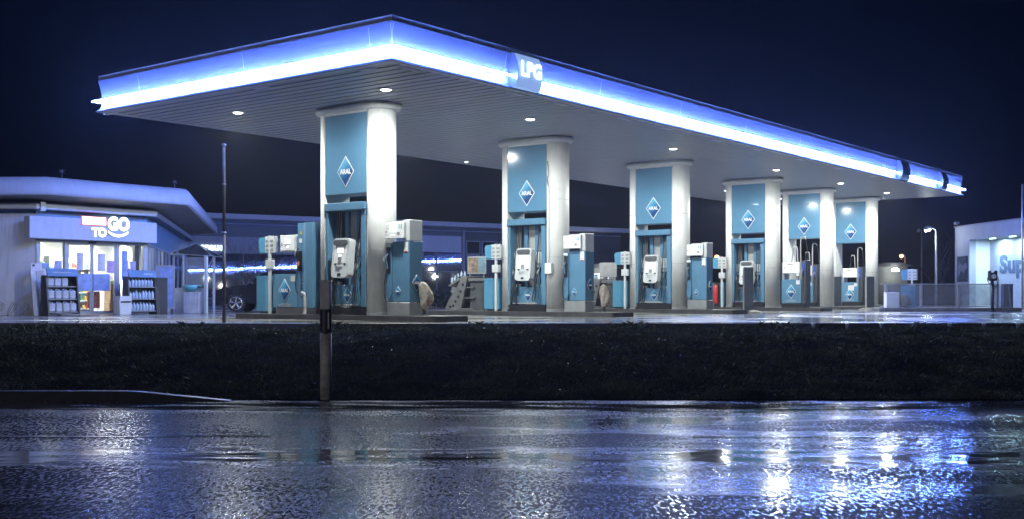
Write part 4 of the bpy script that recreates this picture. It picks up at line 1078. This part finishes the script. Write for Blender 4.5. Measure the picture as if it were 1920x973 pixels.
s = MB(); s.box(.05,.10,-.05,.1,0,.15,.004); s.box(.46,.52,-.05,.1,0,.15,.004); s.build('foot', DGREY, t)
t = thing('tub_on_crate', 'teal plastic scoop tub resting on a pale crate by the shelter', 'tub', (-10.62,36.2,0), 0)
s = MB(); s.lathe([(0,.70),(.10,.70),(.20,.80),(.24,.92),(.23,.92),(.18,.81),(.09,.72)], (.2,.15,0), 18); s.build('tub', TEAL, t)
s = MB(); s.tube([(.42,.15,.90),(.55,.15,.88)], .02, 6, False); s.build('tub_handle', TEAL, t)
s = MB(); s.box(0,.5,0,.35,0,.69,.01); s.build('crate', PLANK, t)

# ================================================================== STREET THINGS
# marker post on the road edge
t = thing('marker_post', 'thick grey marker post with black band standing at the road edge', 'marker post', (-5.22*.48, 15.12, ZR), 0)
t.location.x = (611-960)/2102*15.12; WM[t.name] = Matrix.Translation(t.location)
def mp(r, n=20, fx=1.0):   # flattened triangular-round section
    return [(r*math.cos(2*PI*k/n), r*.8*math.sin(2*PI*k/n)) for k in range(n)]
s = MB(); s.prism(mp(.078), -.06, .90, smooth=True); s.build('shaft', POSTM, t)
s = MB()
n = 20; vs = []
for k in range(n):
    a = 2*PI*k/n; x = .079*math.cos(a); y = .079*.8*math.sin(a); zb = .88+.05*abs(math.cos(a)); zt = 1.24+.05*abs(math.cos(a))
    vs.append((x,y,zb)); vs.append((x,y,zt))
s.add(vs, [[2*k, 2*((k+1)%n), 2*((k+1)%n)+1, 2*k+1] for k in range(n)], True); s.v = [(x*1.03,y*1.03,z) for x,y,z in s.v]; s.build('black_band', BLACK, t)
s = MB(); s.prism(mp(.078), .90, 1.585, smooth=True); s.build('shaft', POSTM, t)
s = MB(); s.box(-.068,.068,-.085,-.05,1.22,1.60,.02); s.box(-.078,.078,-.06,.06,1.585,1.615,.012); s.build('cap', mat('post_cap_grey', (.62,.58,.60), .5, var=.2), t)
s = MB(); s.box(.035,.055,-.069,-.064,.96,1.18,.002); s.build('reflector', LGREY, t)
# thin pole
t = thing('thin_pole', 'tall thin rusty pole standing on the forecourt edge beside the shop', 'pole', ((420-960)/2102*23.75, 23.75, 0), 0)
s = MB(); s.cyl((0,0,-.02), .036, 1.9, 14); s.build('lower_tube', RUSTP, t)
s = MB(); s.cyl((0,0,1.88), .032, 1.85, 14); s.build('upper_tube', RUSTP, t)
s = MB(); s.cyl((0,0,3.73), .05, .04, 14); s.cyl((0,0,1.86), .05, .05, 14); s.cyl((0,0,2.9), .045, .03, 14); s.build('collar', GREY, t)

# railing on the right
YF = 41.0
def fx(px): return (px-960)/2102*YF
t = thing('glass_railing', 'low grey railing with dirty glass panels right of the farthest pillar', 'railing', (fx(1655), YF, .13), 0)
X0 = fx(1655); xs_ = [1661, 1727, 1797, 1870]
w_ = fx(1905)-X0
s = MB(); s.box(-.1,fx(1870)-X0,-.03,.03,.84,.88,.004); s.build('top_rail', LGREY, t)
s = MB(); s.box(-.1,fx(1870)-X0,-.02,.02,.03,.07,.004); s.build('bottom_rail', LGREY, t)
for k, px in enumerate(xs_):
    x = fx(px)-X0; s = MB(); s.box(x-.05,x+.05,-.032,.032,0,.87,.006); s.build('post', LGREY, t)
for a, b in zip([1655]+xs_, xs_):
    if b-a < 20: continue
    s = MB(); s.box(fx(a)-X0+.06,fx(b)-X0-.06,-.006,.006,.08,.83,0); s.build('glass_panel', FROST, t)
t = thing('railing_gate', 'leaning framed end panel at the right end of the railing', 'railing panel', (fx(1874), YF-.1, .0), 0)
s = MB(); s.prism([(0,0),(.02,1.0),(.07,1.0),(.05,0)], 0, .04, 'y'); s.prism([(.36,0),(.28,1.0),(.33,1.0),(.42,0)], 0, .04, 'y'); s.box(.06,.30,0,.04,.95,1.0,.003); s.box(.05,.36,0,.04,.12,.17,.003); s.build('frame', LGREY, t)
s = MB(); s.prism([(.05,.17),(.07,.95),(.28,.95),(.355,.17)], .015, .025, 'y'); s.build('glass_panel', FROST, t)
t = thing('blue_cabinet', 'plain blue cabinet behind the right end of the railing', 'cabinet', (fx(1887), YF+.25, 0), 0)
s = MB(); s.box(0,.36,0,.4,.0,.96,.01); s.build('cabinet_body', mat('dull_blue_cabinet',(.12,.18,.33),.5), t); s = MB(); s.box(-.02,.38,-.02,.42,.961,1.0,.006); s.build('cabinet_top', GREY, t)
s = MB(); s.box(fx(1640),fx(1905),YF-.5,YF+.4,-.01,.13,.02); struct(s, 'railing_kerb', KERBL)
t = thing('white_box', 'plain pale cabinet standing in front of the railing by the farthest pillar', 'cabinet', (fx(1656), YF-.35, .13), 0)
s = MB(); s.box(0,.48,0,.3,0,.56,.012); s.build('cabinet_body', WHITEP, t); s = MB(); s.box(.02,.46,-.006,.0,.02,.54,0); s.build('cabinet_door', OFFW, t)
make_sack((fx(1709), YF+.7, .0), 'rumpled beige sack with red tag behind the railing glass', h=.48, w=.15, seed=12)
b9 = copy_tree(b0, (fx(1722), YF+.9, 0), label='blue service bin behind the railing glass beside a sack')
w9 = copy_tree(w0, (fx(1724), YF+.75, -.35), label='pale post with blue towel holder rising behind the railing')
# air and water point
t = thing('air_station', 'dark tyre air post with round dial and coiled hoses right of the railing', 'air pump', ((1861-960)/2102*40.2, 40.2, 0), 0)
s = MB(); s.cyl((0,0,0), .05, 1.15, 12); s.cyl((0,0,0), .14, .04, 14); s.build('post', DARKM, t)
s = MB(); s.box(-.15,.15,-.10,.10,1.10,1.40,.04); s.box(-.16,-.06,-.05,.05,1.35,1.47,.02); s.box(.06,.16,-.05,.05,1.35,1.47,.02); h = s.build('head', BLACK, t)
s = MB(); s.cyl((0,-.115,1.26), .085, .02, 20, axis='y'); s.build('dial', WHITE, h)
s = MB(); s.tube([(.15,-.02,1.3),(.20,-.05,1.1),(.17,-.06,.95),(.05,-.08,.9),(-.02,-.08,1.05),(-.14,-.08,1.0),(-.20,-.04,1.15),(-.15,0,1.3)], .014, 6); s.tube([(.12,-.08,1.2),(.12,-.10,.95),(.0,-.1,.8),(-.08,-.09,.95),(-.1,-.1,1.2)], .014, 6); s.build('hose', HOSE, t)

# car wash building
CW = (23.7, 60.0, 0)
AW = math.atan2(-.998, .062)       # local x runs towards the road, outward (local -y) faces the forecourt side
cwm = thing('car_wash_building', 'pale flat-roofed car wash with lit recessed bay at the right edge', 'building', CW, AW)
# local x: along the wall towards the road; local -y should face left (world -x)
# rotation AW maps local -y to world (-.998,-.062): the forecourt side
WD = 14
s = MB(); s.box(0,1.66,0,.35,0,3.44,0); s.box(0,WD,0,.35,3.44,4.15,0); s.box(0,.3,.35,9,0,4.15,0); s.box(WD-.3,WD,.0,9,0,4.14,0); s.build('wall', WASHW, cwm)
s = MB(); s.box(-.05,WD+.05,-.05,9.05,4.15,4.22,.01); s.build('roof', TRIM, cwm)
s = MB(); s.box(1.4,WD-.3,1.1,1.25,0,3.9,0); s.build('bay_wall', WASHW, cwm)
s = MB(); s.box(1.66,WD-.3,.35,1.1,3.44,3.5,0); s.build('bay_ceiling', WASHW, cwm)
s = MB(); s.box(1.4,1.66,.351,1.1,0,3.44,0); s.build('bay_side', WHITE, cwm)
s = MB(); s.box(2.2,WD-.4,1.02,1.09,0,2.62,.005); s.build('bay_panel', mat('bay_panel_paint', (.36,.40,.50), .5, var=.1), cwm)
s = MB()
for x in (2.62, 5.6, 8.6): s.box(x,x+.05,1.0,1.02,0,2.62,.003)
s.build('panel_post', LGREY, cwm)
text('Sup', 1.2, 'wall_lettering', mat('faded_wall_lettering', (.08,.12,.22), .6, var=.5, vscale=6), cwm, (4.1,1.012,2.02), 0, .004, .05, w=2.5)
for x in (3.2, 5.2, 7.5, 10):
    s = MB(); s.box(x-.25,x+.25,.42,.52,3.40,3.44,.004); s.build('bay_lamp', emit_mat('bay_lamp_lit', (.55,.85,1), 6) if x == 3.2 else bpy.data.materials['bay_lamp_lit'], cwm)
    ld = bpy.data.lights.new('bay_light', 'AREA'); ld.energy = 110; ld.size = .4; ld.color = (.6,.88,1)
    lo = bpy.data.objects.new('lamp', ld); COL.objects.link(lo); lo.parent = cwm; lo.location = (x, .6, 3.38)
s = MB(); s.box(.3,1.5,-.02,.0,1.30,2.60,0); m_ = s.build('mural', mat('dark_mural', (.05,.06,.08), .6, var=.9, vscale=2.5), cwm)
s = MB(); s.prism([(.45,1.5),(.75,1.9),(1.1,1.75),(1.45,2.05),(1.35,2.3),(.95,2.15),(.6,2.3),(.38,2.1)], -.024, -.02, 'y'); s.build('mural_shape', mat('mural_pale', (.17,.19,.24), .6, var=.5, vscale=5), m_)
s = MB(); s.box(.15,.45,-.15,.05,4.3,4.45,.02); s.tube([(.3,0,4.2),(.3,0,4.35)], .02, 6, False); s.build('roof_camera', GREY, cwm)
# flag pole at the right edge
t = thing('tall_pole', 'thin bluish pole at the far right picture edge before the car wash', 'pole', ((1917-960)/2102*47, 47, 0), 0)
s = MB(); s.cyl((0,0,0), .05, 5.2, 12, .035); s.build('shaft', LGREY, t); s = MB(); s.cyl((0,0,0), .12, .06, 12); s.build('base', GREY, t)

# street lamps
def street_lamp(px, Y, ztop, lab, arm, head_m, rl=0, e=None):
    t = thing('street_lamp', lab, 'street lamp', ((px-960)/2102*Y, Y, 0), 0, 'street lamps beyond the station')
    s = MB(); s.cyl((0,0,0), .075, ztop, 12, .05); s.tube([(0,0,ztop-.02),(arm*.3,0,ztop+.12),(arm*.75,0,ztop+.14)], .035, 8); s.build('post', LGREY, t)
    s = MB(); s.prism([(arm*.6,ztop+.08),(arm*1.35,ztop+.02),(arm*1.4,ztop+.12),(arm*1.1,ztop+.24),(arm*.7,ztop+.22)], -.14, .14, 'y'); h = s.build('lamp_head', LGREY, t)
    s = MB(); s.prism([(arm*.68,ztop+.075),(arm*1.3,ztop+.02),(arm*1.2,ztop-.05),(arm*.8,ztop)], -.11, .11, 'y'); s.build('lamp_glass', head_m, h)
    if rl: s = MB(); s.lathe([(0,-rl),(rl*.7,-rl*.7),(rl,0),(rl*.7,rl*.7),(0,rl)], (arm,0,ztop), 14); s.build('bloom_sphere', head_m, h)  # glowing sphere added to imitate bloom around a distant lamp
    if e:
        ld = bpy.data.lights.new('street_light', 'POINT'); ld.energy = e[0]; ld.color = e[1]; ld.shadow_soft_size = .12
        lo = bpy.data.objects.new('lamp', ld); COL.objects.link(lo); lo.parent = h; lo.location = (arm, 0, ztop-.2)
street_lamp(1755, 60, 4.0, 'nearest white-lit street lamp, between the farthest pillar and the car wash', -.45, LAMPW, 0, (60,(.9,1,.95)))
street_lamp(1728, 95, 5.9, 'smaller street lamp just left of the bright white one', -.25, OFFW)
street_lamp(1697, 140, 5.4, 'distant orange street lamp right of the farthest pillar', -.45, SODIUM, .24, (40,(1,.4,.15)))
street_lamp(1352, 120, 4.6, 'distant orange street lamp between third and fourth pillars', -.45, SODIUM, .24, (40,(1,.4,.15)))

# low buildings far behind
def far_building(name, px0, px1, Y, z1, lab, lampx, depth=6, win=True):
    x0 = (px0-960)/2102*Y; x1 = (px1-960)/2102*Y
    t = thing(name, lab, 'building', (x0, Y, 0), 0)
    w = x1-x0
    s = MB(); s.box(0,w,0,depth,0,z1,.02); s.build('wall', mat('far_wall', (.12,.12,.11), .7, var=.2, vscale=.8), t)
    s = MB(); s.prism([(-.3,z1),(w+.3,z1),(w*.75,z1+.25),(w*.2,z1+.25)], -.6, depth, 'y'); s.build('roof', mat('far_roof', (.04,.04,.04), .7, var=.3), t)
    if win:
        k = 0
        x = .8
        while x < w-1.6:
            s = MB(); s.box(x,x+1.3,-.05,.0,z1*.35,z1*.85,.01); f = s.build('window', LGREY, t)
            s = MB(); s.box(x+.08,x+.6,-.06,-.05,z1*.39,z1*.81,0); s.box(x+.7,x+1.22,-.06,-.05,z1*.39,z1*.81,0); s.build('pane', DGLASS, f); x += 2.2
    lx = (lampx-960)/2102*(Y-.8)-x0
    s = MB(); s.lathe([(0,0),(.22,.0),(.26,.10),(.12,.2),(0,.22)], (lx,-.8,z1-.35), 14); h = s.build('wall_lamp', LAMPW, t)
    ld = bpy.data.lights.new('wall_light', 'POINT'); ld.energy = 9; ld.color = (.95,1,.85); ld.shadow_soft_size = .2
    lo = bpy.data.objects.new('lamp', ld); COL.objects.link(lo); lo.parent = h; lo.location = (lx, -.9, z1-.5)
far_building('low_building', 1080, 1156, 72, 2.35, 'distant low building lit by a wall lamp between second and third pillars', 1132)
far_building('low_building', 1640, 1702, 80, 2.65, 'distant low building with lit eaves right of the farthest pillar', 1679)

# dealership
DL = (-15.98, 60, 0); AD = R(31)
dl = thing('dealership_building', 'long dark glass-fronted showroom with pale flat roof edge behind the station', 'building', DL, AD)
x0d, x1d = -8, 27
s = MB(); s.box(x0d,x1d,.02,.4,3.70,4.50,0); s.box(x0d,12.4,.02,.4,2.85,3.70,0); s.build('upper_wall', DEALD, dl)
s = MB(); s.box(x0d-.3,x1d+.3,-.7,9,4.62,4.90,.02); s.build('roof_edge', mat('showroom_roof_edge', (.45,.47,.52), .4, var=.08), dl)
s = MB(); s.box(x0d,x1d,-.25,.4,4.50,4.615,0); s.build('roof_underside', DARKM, dl)
s = MB(); s.box(x0d,x1d,-.06,.0,4.38,4.44,.003); s.build('roof_strip', DEALW, dl)
s = MB(); s.box(x0d,4.8,-.03,.015,2.79,3.70,.004); s.build('sign_band', DEALW, dl)
s = MB(); s.box(10.2,15.05,-.04,.015,3.11,4.09,.004); s.build('blind_panel', mat('pale_blind_panel', (.42,.45,.55), .5, var=.06), dl)
s = MB(); s.box(15.25,x1d,.02,.4,0,3.70,0); s.build('rear_wall', DEALD, dl)
s = MB(); s.box(15.09,15.24,-.15,.3,0,4.5,.005); s.box(12.4,12.44,-.05,.1,0,3.7,0); s.build('facade_column', DEALW, dl)
s = MB(); s.box(x0d,x1d,5,5.3,0,4.5,0); s.box(x0d,x0d+.3,.4,5,0,4.5,0); s.box(x1d-.3,x1d,.4,5,0,4.5,0); s.build('inner_wall', DEALD, dl)
xw = [-8,-6,-4,-2,0,1.6,2.95,4.8,6.6,8.5,10.4,12.49,13.37,15.07]
for a, b in zip(xw[:-1], xw[1:]):
    top = 3.16 if a > 10 else 2.79
    s = MB(); q = .085*(b-a-.05); t0 = .055*(top-.45)
    s.add([(a+.05,.0,.45),(b,-q,.45),(b,-q+t0,top),(a+.05,t0,top),(a+.05,.03,.45),(b,-q+.03,.45),(b,-q+t0+.03,top),(a+.05,t0+.03,top)], [(0,1,2,3),(4,7,6,5),(0,4,5,1),(1,5,6,2),(2,6,7,3),(3,7,4,0)]); s.build('window_pane', MGLASS, dl)
s = MB()
for a in xw: s.box(a,a+.05,-.04,.05,0,3.16 if a > 10 else 2.79,.002)
s.box(x0d,15.07,-.035,.05,.40,.46,0); s.box(x0d,15.07,-.035,.05,2.0,2.05,0); s.build('glazing_frame', mat('facade_frame', (.20,.22,.28), .4), dl)
s = MB(); s.box(x0d,15.07,-.05,.3,0,.40,0); s.build('plinth_wall', DEALD, dl)
for a, b in ((15.44,16.29),(16.55,17.49),(17.8,18.9),(19.2,20.5)):
    s = MB(); s.box(a-.08,b+.08,-.06,.015,2.75,3.85,.01); f = s.build('window', DEALW, dl)
    s = MB(); s.box(a,b,-.07,-.058,2.82,3.78,0); s.build('pane', MGLASS, f)
text('enaue', .30, 'sign_letters', LETTERB, dl, (-.10,-.07,3.08), 0, .04, .035, w=1.28)

# lamp standing low by the trolley (bright white ground lamp)
t = thing('ground_lamp', 'bright low white lamp beside the trolley with the face picture', 'lamp', ((870-960)/2102*46, 46, 0), 0)
s = MB(); s.lathe([(0,.55),(.09,.57),(.13,.66),(.10,.76),(0,.79)], n=14); s.build('globe', LAMPW, t); s = MB(); s.cyl((0,0,0), .03, .57, 8); s.build('post', GREY, t)

# ================================================================== CAR
def make_car(loc):
    t = thing('parked_car', 'dark parked car facing left between the shop and the fuel islands', 'car', loc, 0)
    # side profile, x to the right, nose at x=0
    top = [(0,.45),(.03,.62),(.12,.74),(.35,.82),(.8,.90),(1.15,.95),(1.75,1.36),(2.2,1.45),(2.9,1.44),(3.5,1.25),(3.95,1.02),(4.2,.98),(4.3,.8),(4.3,.45)]
    def arch(cx, n=8): return [(cx+.36*math.cos(PI*k/n), .30+.36*math.sin(PI*k/n)) for k in range(n+1)]
    bot = [(4.25,.25)] + arch(3.45) + arch(.85) + [(.1,.22)]
    prof = top + bot; secs = []
    for y, sx_, zs in ((-.88,.985,.0),(-.80,1,1),(.80,1,1),(.88,.985,.0)):
        row = []
        for (x, z) in prof:
            inset = max(0, z-.95)*.42*(1 if abs(y) > .79 else 0)
            yy = y - math.copysign(inset, y) if z > .95 else y
            row.append(((x-2.15)*sx_+2.15, yy, z if abs(y) < .85 or z < .9 else z-.03))
        secs.append(row)
    s = MB(); n = len(prof); vs = [v for r_ in secs for v in r_]
    fs = [[j*n+i, j*n+(i+1)%n, (j+1)*n+(i+1)%n, (j+1)*n+i] for j in range(3) for i in range(n)]
    s.add(vs, fs, False); s.add(secs[0], [list(range(n))]); s.add(secs[3], [list(range(n))[::-1]]); s.build('body', CARP, t)
    for sd_ in (-1, 1):
        y0 = -.885 if sd_ < 0 else .885
        s = MB(); pts = [(1.32,.99),(1.82,1.32),(2.2,1.38),(2.75,1.37),(3.35,1.20),(3.5,1.02)]
        vs = [(x, sd_*(.885-max(0,z-.95)*.42), z-.02) for x, z in pts] + [(x, sd_*(.87-max(0,z-.95)*.42), z-.02) for x, z in pts]
        k = len(pts); s.add(vs, [list(range(k)), list(range(k,2*k))[::-1]] + [[i,(i+1)%k,k+(i+1)%k,k+i] for i in range(k)]); s.build('side_window', DGLASS, t)
        for cx in (.85, 3.45):
            s = MB(); s.cyl((cx, sd_*.78-.10, .31), .31, .20, 28, axis='y'); w = s.build('wheel', BLACK, t)
            s = MB(); yy = sd_*.885
            for q in range(5):
                for dlt in (-.13,.13):
                    a = 2*PI*q/5+.3+dlt; s.tube([(cx, yy, .31),(cx+.21*math.cos(a), yy, .31+.21*math.sin(a))], .016, 6, False)
            s.tube([(cx+.215*math.cos(2*PI*k/24), yy, .31+.215*math.sin(2*PI*k/24)) for k in range(25)], .014, 6, False); s.cyl((cx,yy-.015,.31), .04, .03, 12, axis='y'); s.build('rim', RIM, w)
    for sd_ in (-1, 1):
        s = MB(); s.box(.02,.34,sd_*.72-.13,sd_*.72+.13,.60,.74,.03); s.build('headlight', mat('headlight_glass', (.35,.37,.4), .08, var=.2, coat=1), t)
    s = MB(); s.box(-.01,.05,-.45,.45,.36,.56,.02); s.build('grille', BLACK, t)
    s = MB(); s.add([(1.22,-.70,.985),(1.22,.70,.985),(1.76,.62,1.345),(1.76,-.62,1.345)], [(0,1,2,3)]); s.v = [(x-.02,y,z+.012) for x,y,z in s.v]; s.build('windscreen', DGLASS, t)
    s = MB(); s.box(1.42,1.56,-1.02,-.88,.96,1.08,.03); s.build('mirror', CARP, t)
    return t
make_car(((397-960)/2102*38.5, 39.3, 0))

# ================================================================== SHRUBS, TREES
def bare(loc, H, lab, spread=.5, seed=1, name='bare_shrub', trunks=5, grp=None, thick=.03):
    r = random.Random(seed)
    t = thing(name, lab, name.replace('_',' ').split()[-1] if name != 'bare_shrub' else 'shrub', loc, 0, grp)
    tr = MB(); br = MB()
    def grow(p, d, L, rad, lev, mb):
        pts = [p]; q = Vector(p)
        for k in range(3):
            d = (d + Vector((r.uniform(-.18,.18), r.uniform(-.18,.18), r.uniform(-.02,.12)))).normalized(); q = q + d*L/3; pts.append(tuple(q))
        mb.tube(pts, rad, 5 if lev < 2 else 3, False, rad*.55)
        if lev < 4:
            for k in range(3 if lev < 3 else 2):
                i = r.choice((1,2,3)); a = r.uniform(0, 2*PI); dd = (d + Vector((math.cos(a), math.sin(a), r.uniform(-.1,.5)))*r.uniform(.4,.8)).normalized()
                grow(pts[i], dd, L*r.uniform(.55,.8), rad*.5, lev+1, br)
    for k in range(trunks):
        a = r.uniform(0, 2*PI); rr = r.uniform(0,.15); grow((rr*math.cos(a), rr*math.sin(a), 0), Vector((math.cos(a)*spread*r.random(), math.sin(a)*spread*r.random(), 1)).normalized(), H*.42, thick, 0, tr)
    tr.build('trunk', BARK, t); br.build('crown', BARK, t); return t
g = 'bare shrubs before the showroom'
bare((-10.9,46,0), 3.6, 'bare leafless shrub just right of the thin rusty pole', seed=3, grp=g)
bare((-10.2,47.5,0), 3.4, 'bare leafless shrub left of the blue service bin of the nearest island', seed=8, grp=g)
bare((-9.4,46.5,0), 2.8, 'smaller bare shrub behind the parked car and the towel post', seed=15, grp=g)
bare((24.6,64,0), 5.0, 'bare tree with pale lit twigs behind the brightest street lamp', seed=21, name='bare_tree', trunks=2, spread=.3, thick=.09)
bare((7.2,68,0), 3.6, 'bare tree before the distant lit low building', seed=33, name='bare_tree', trunks=2, spread=.4, thick=.06)
def hedge(loc, w, d, h, lab, seed, n=2600):
    r = np.random.default_rng(seed); t = thing('hedge', lab, 'hedge', loc, 0, 'dark hedges before the showroom')
    P = r.uniform(-1,1,(n,3)); P[:,0] *= w/2; P[:,1] *= d/2; top = h*(.75+.15*np.sin(P[:,0]*2.3+seed)+.1*np.sin(P[:,0]*5.1))
    P[:,2] = top*np.abs(P[:,2])**.6
    s = MB()
    for p in P:
        a, b = r.uniform(-1,1,3)*.07, r.uniform(-1,1,3)*.07
        s.add([tuple(p-a),tuple(p+b),tuple(p+a),tuple(p-b)], [(0,1,2,3)])
    s.build('foliage', LEAFD, t)
    s = MB()
    for x in np.arange(-w/2+.2, w/2, .5): s.tube([(x,0,0),(x+.05,.03,h*.6)], .025, 5, False)
    s.build('stem', BARK, t)
hedge((-2.9,52,0), 4.8, 1.0, .85, 'dark clipped hedge before the showroom between nearest and second pillars', 3)
hedge((-8.4,53,0), 5.0, 1.0, .8, 'dark hedge behind the parked car and big rear dispenser', 6)

# ================================================================== HAZE (thin volume added to imitate bloom around the lit canopy)
me = bpy.data.meshes.new('haze'); bm = bmesh.new(); bmesh.ops.create_cube(bm, size=1); bm.to_mesh(me); bm.free()
hz = bpy.data.objects.new('haze', me); COL.objects.link(hz); hz.location = (0, 60, 4.0); hz.scale = (180, 190, 12)
hm = bpy.data.materials.new('glow_haze'); hm.use_nodes = True; n = hm.node_tree.nodes; n.remove(n['Principled BSDF'])
pv = n.new('ShaderNodeVolumePrincipled'); pv.inputs['Density'].default_value = HAZE; pv.inputs['Color'].default_value = (.8,.85,.95,1); pv.inputs['Anisotropy'].default_value = .75
hm.node_tree.links.new(pv.outputs[0], n['Material Output'].inputs['Volume']); me.materials.append(hm); tag(hz, kind='stuff', label='thin haze added around the whole station for the glow of its lights')
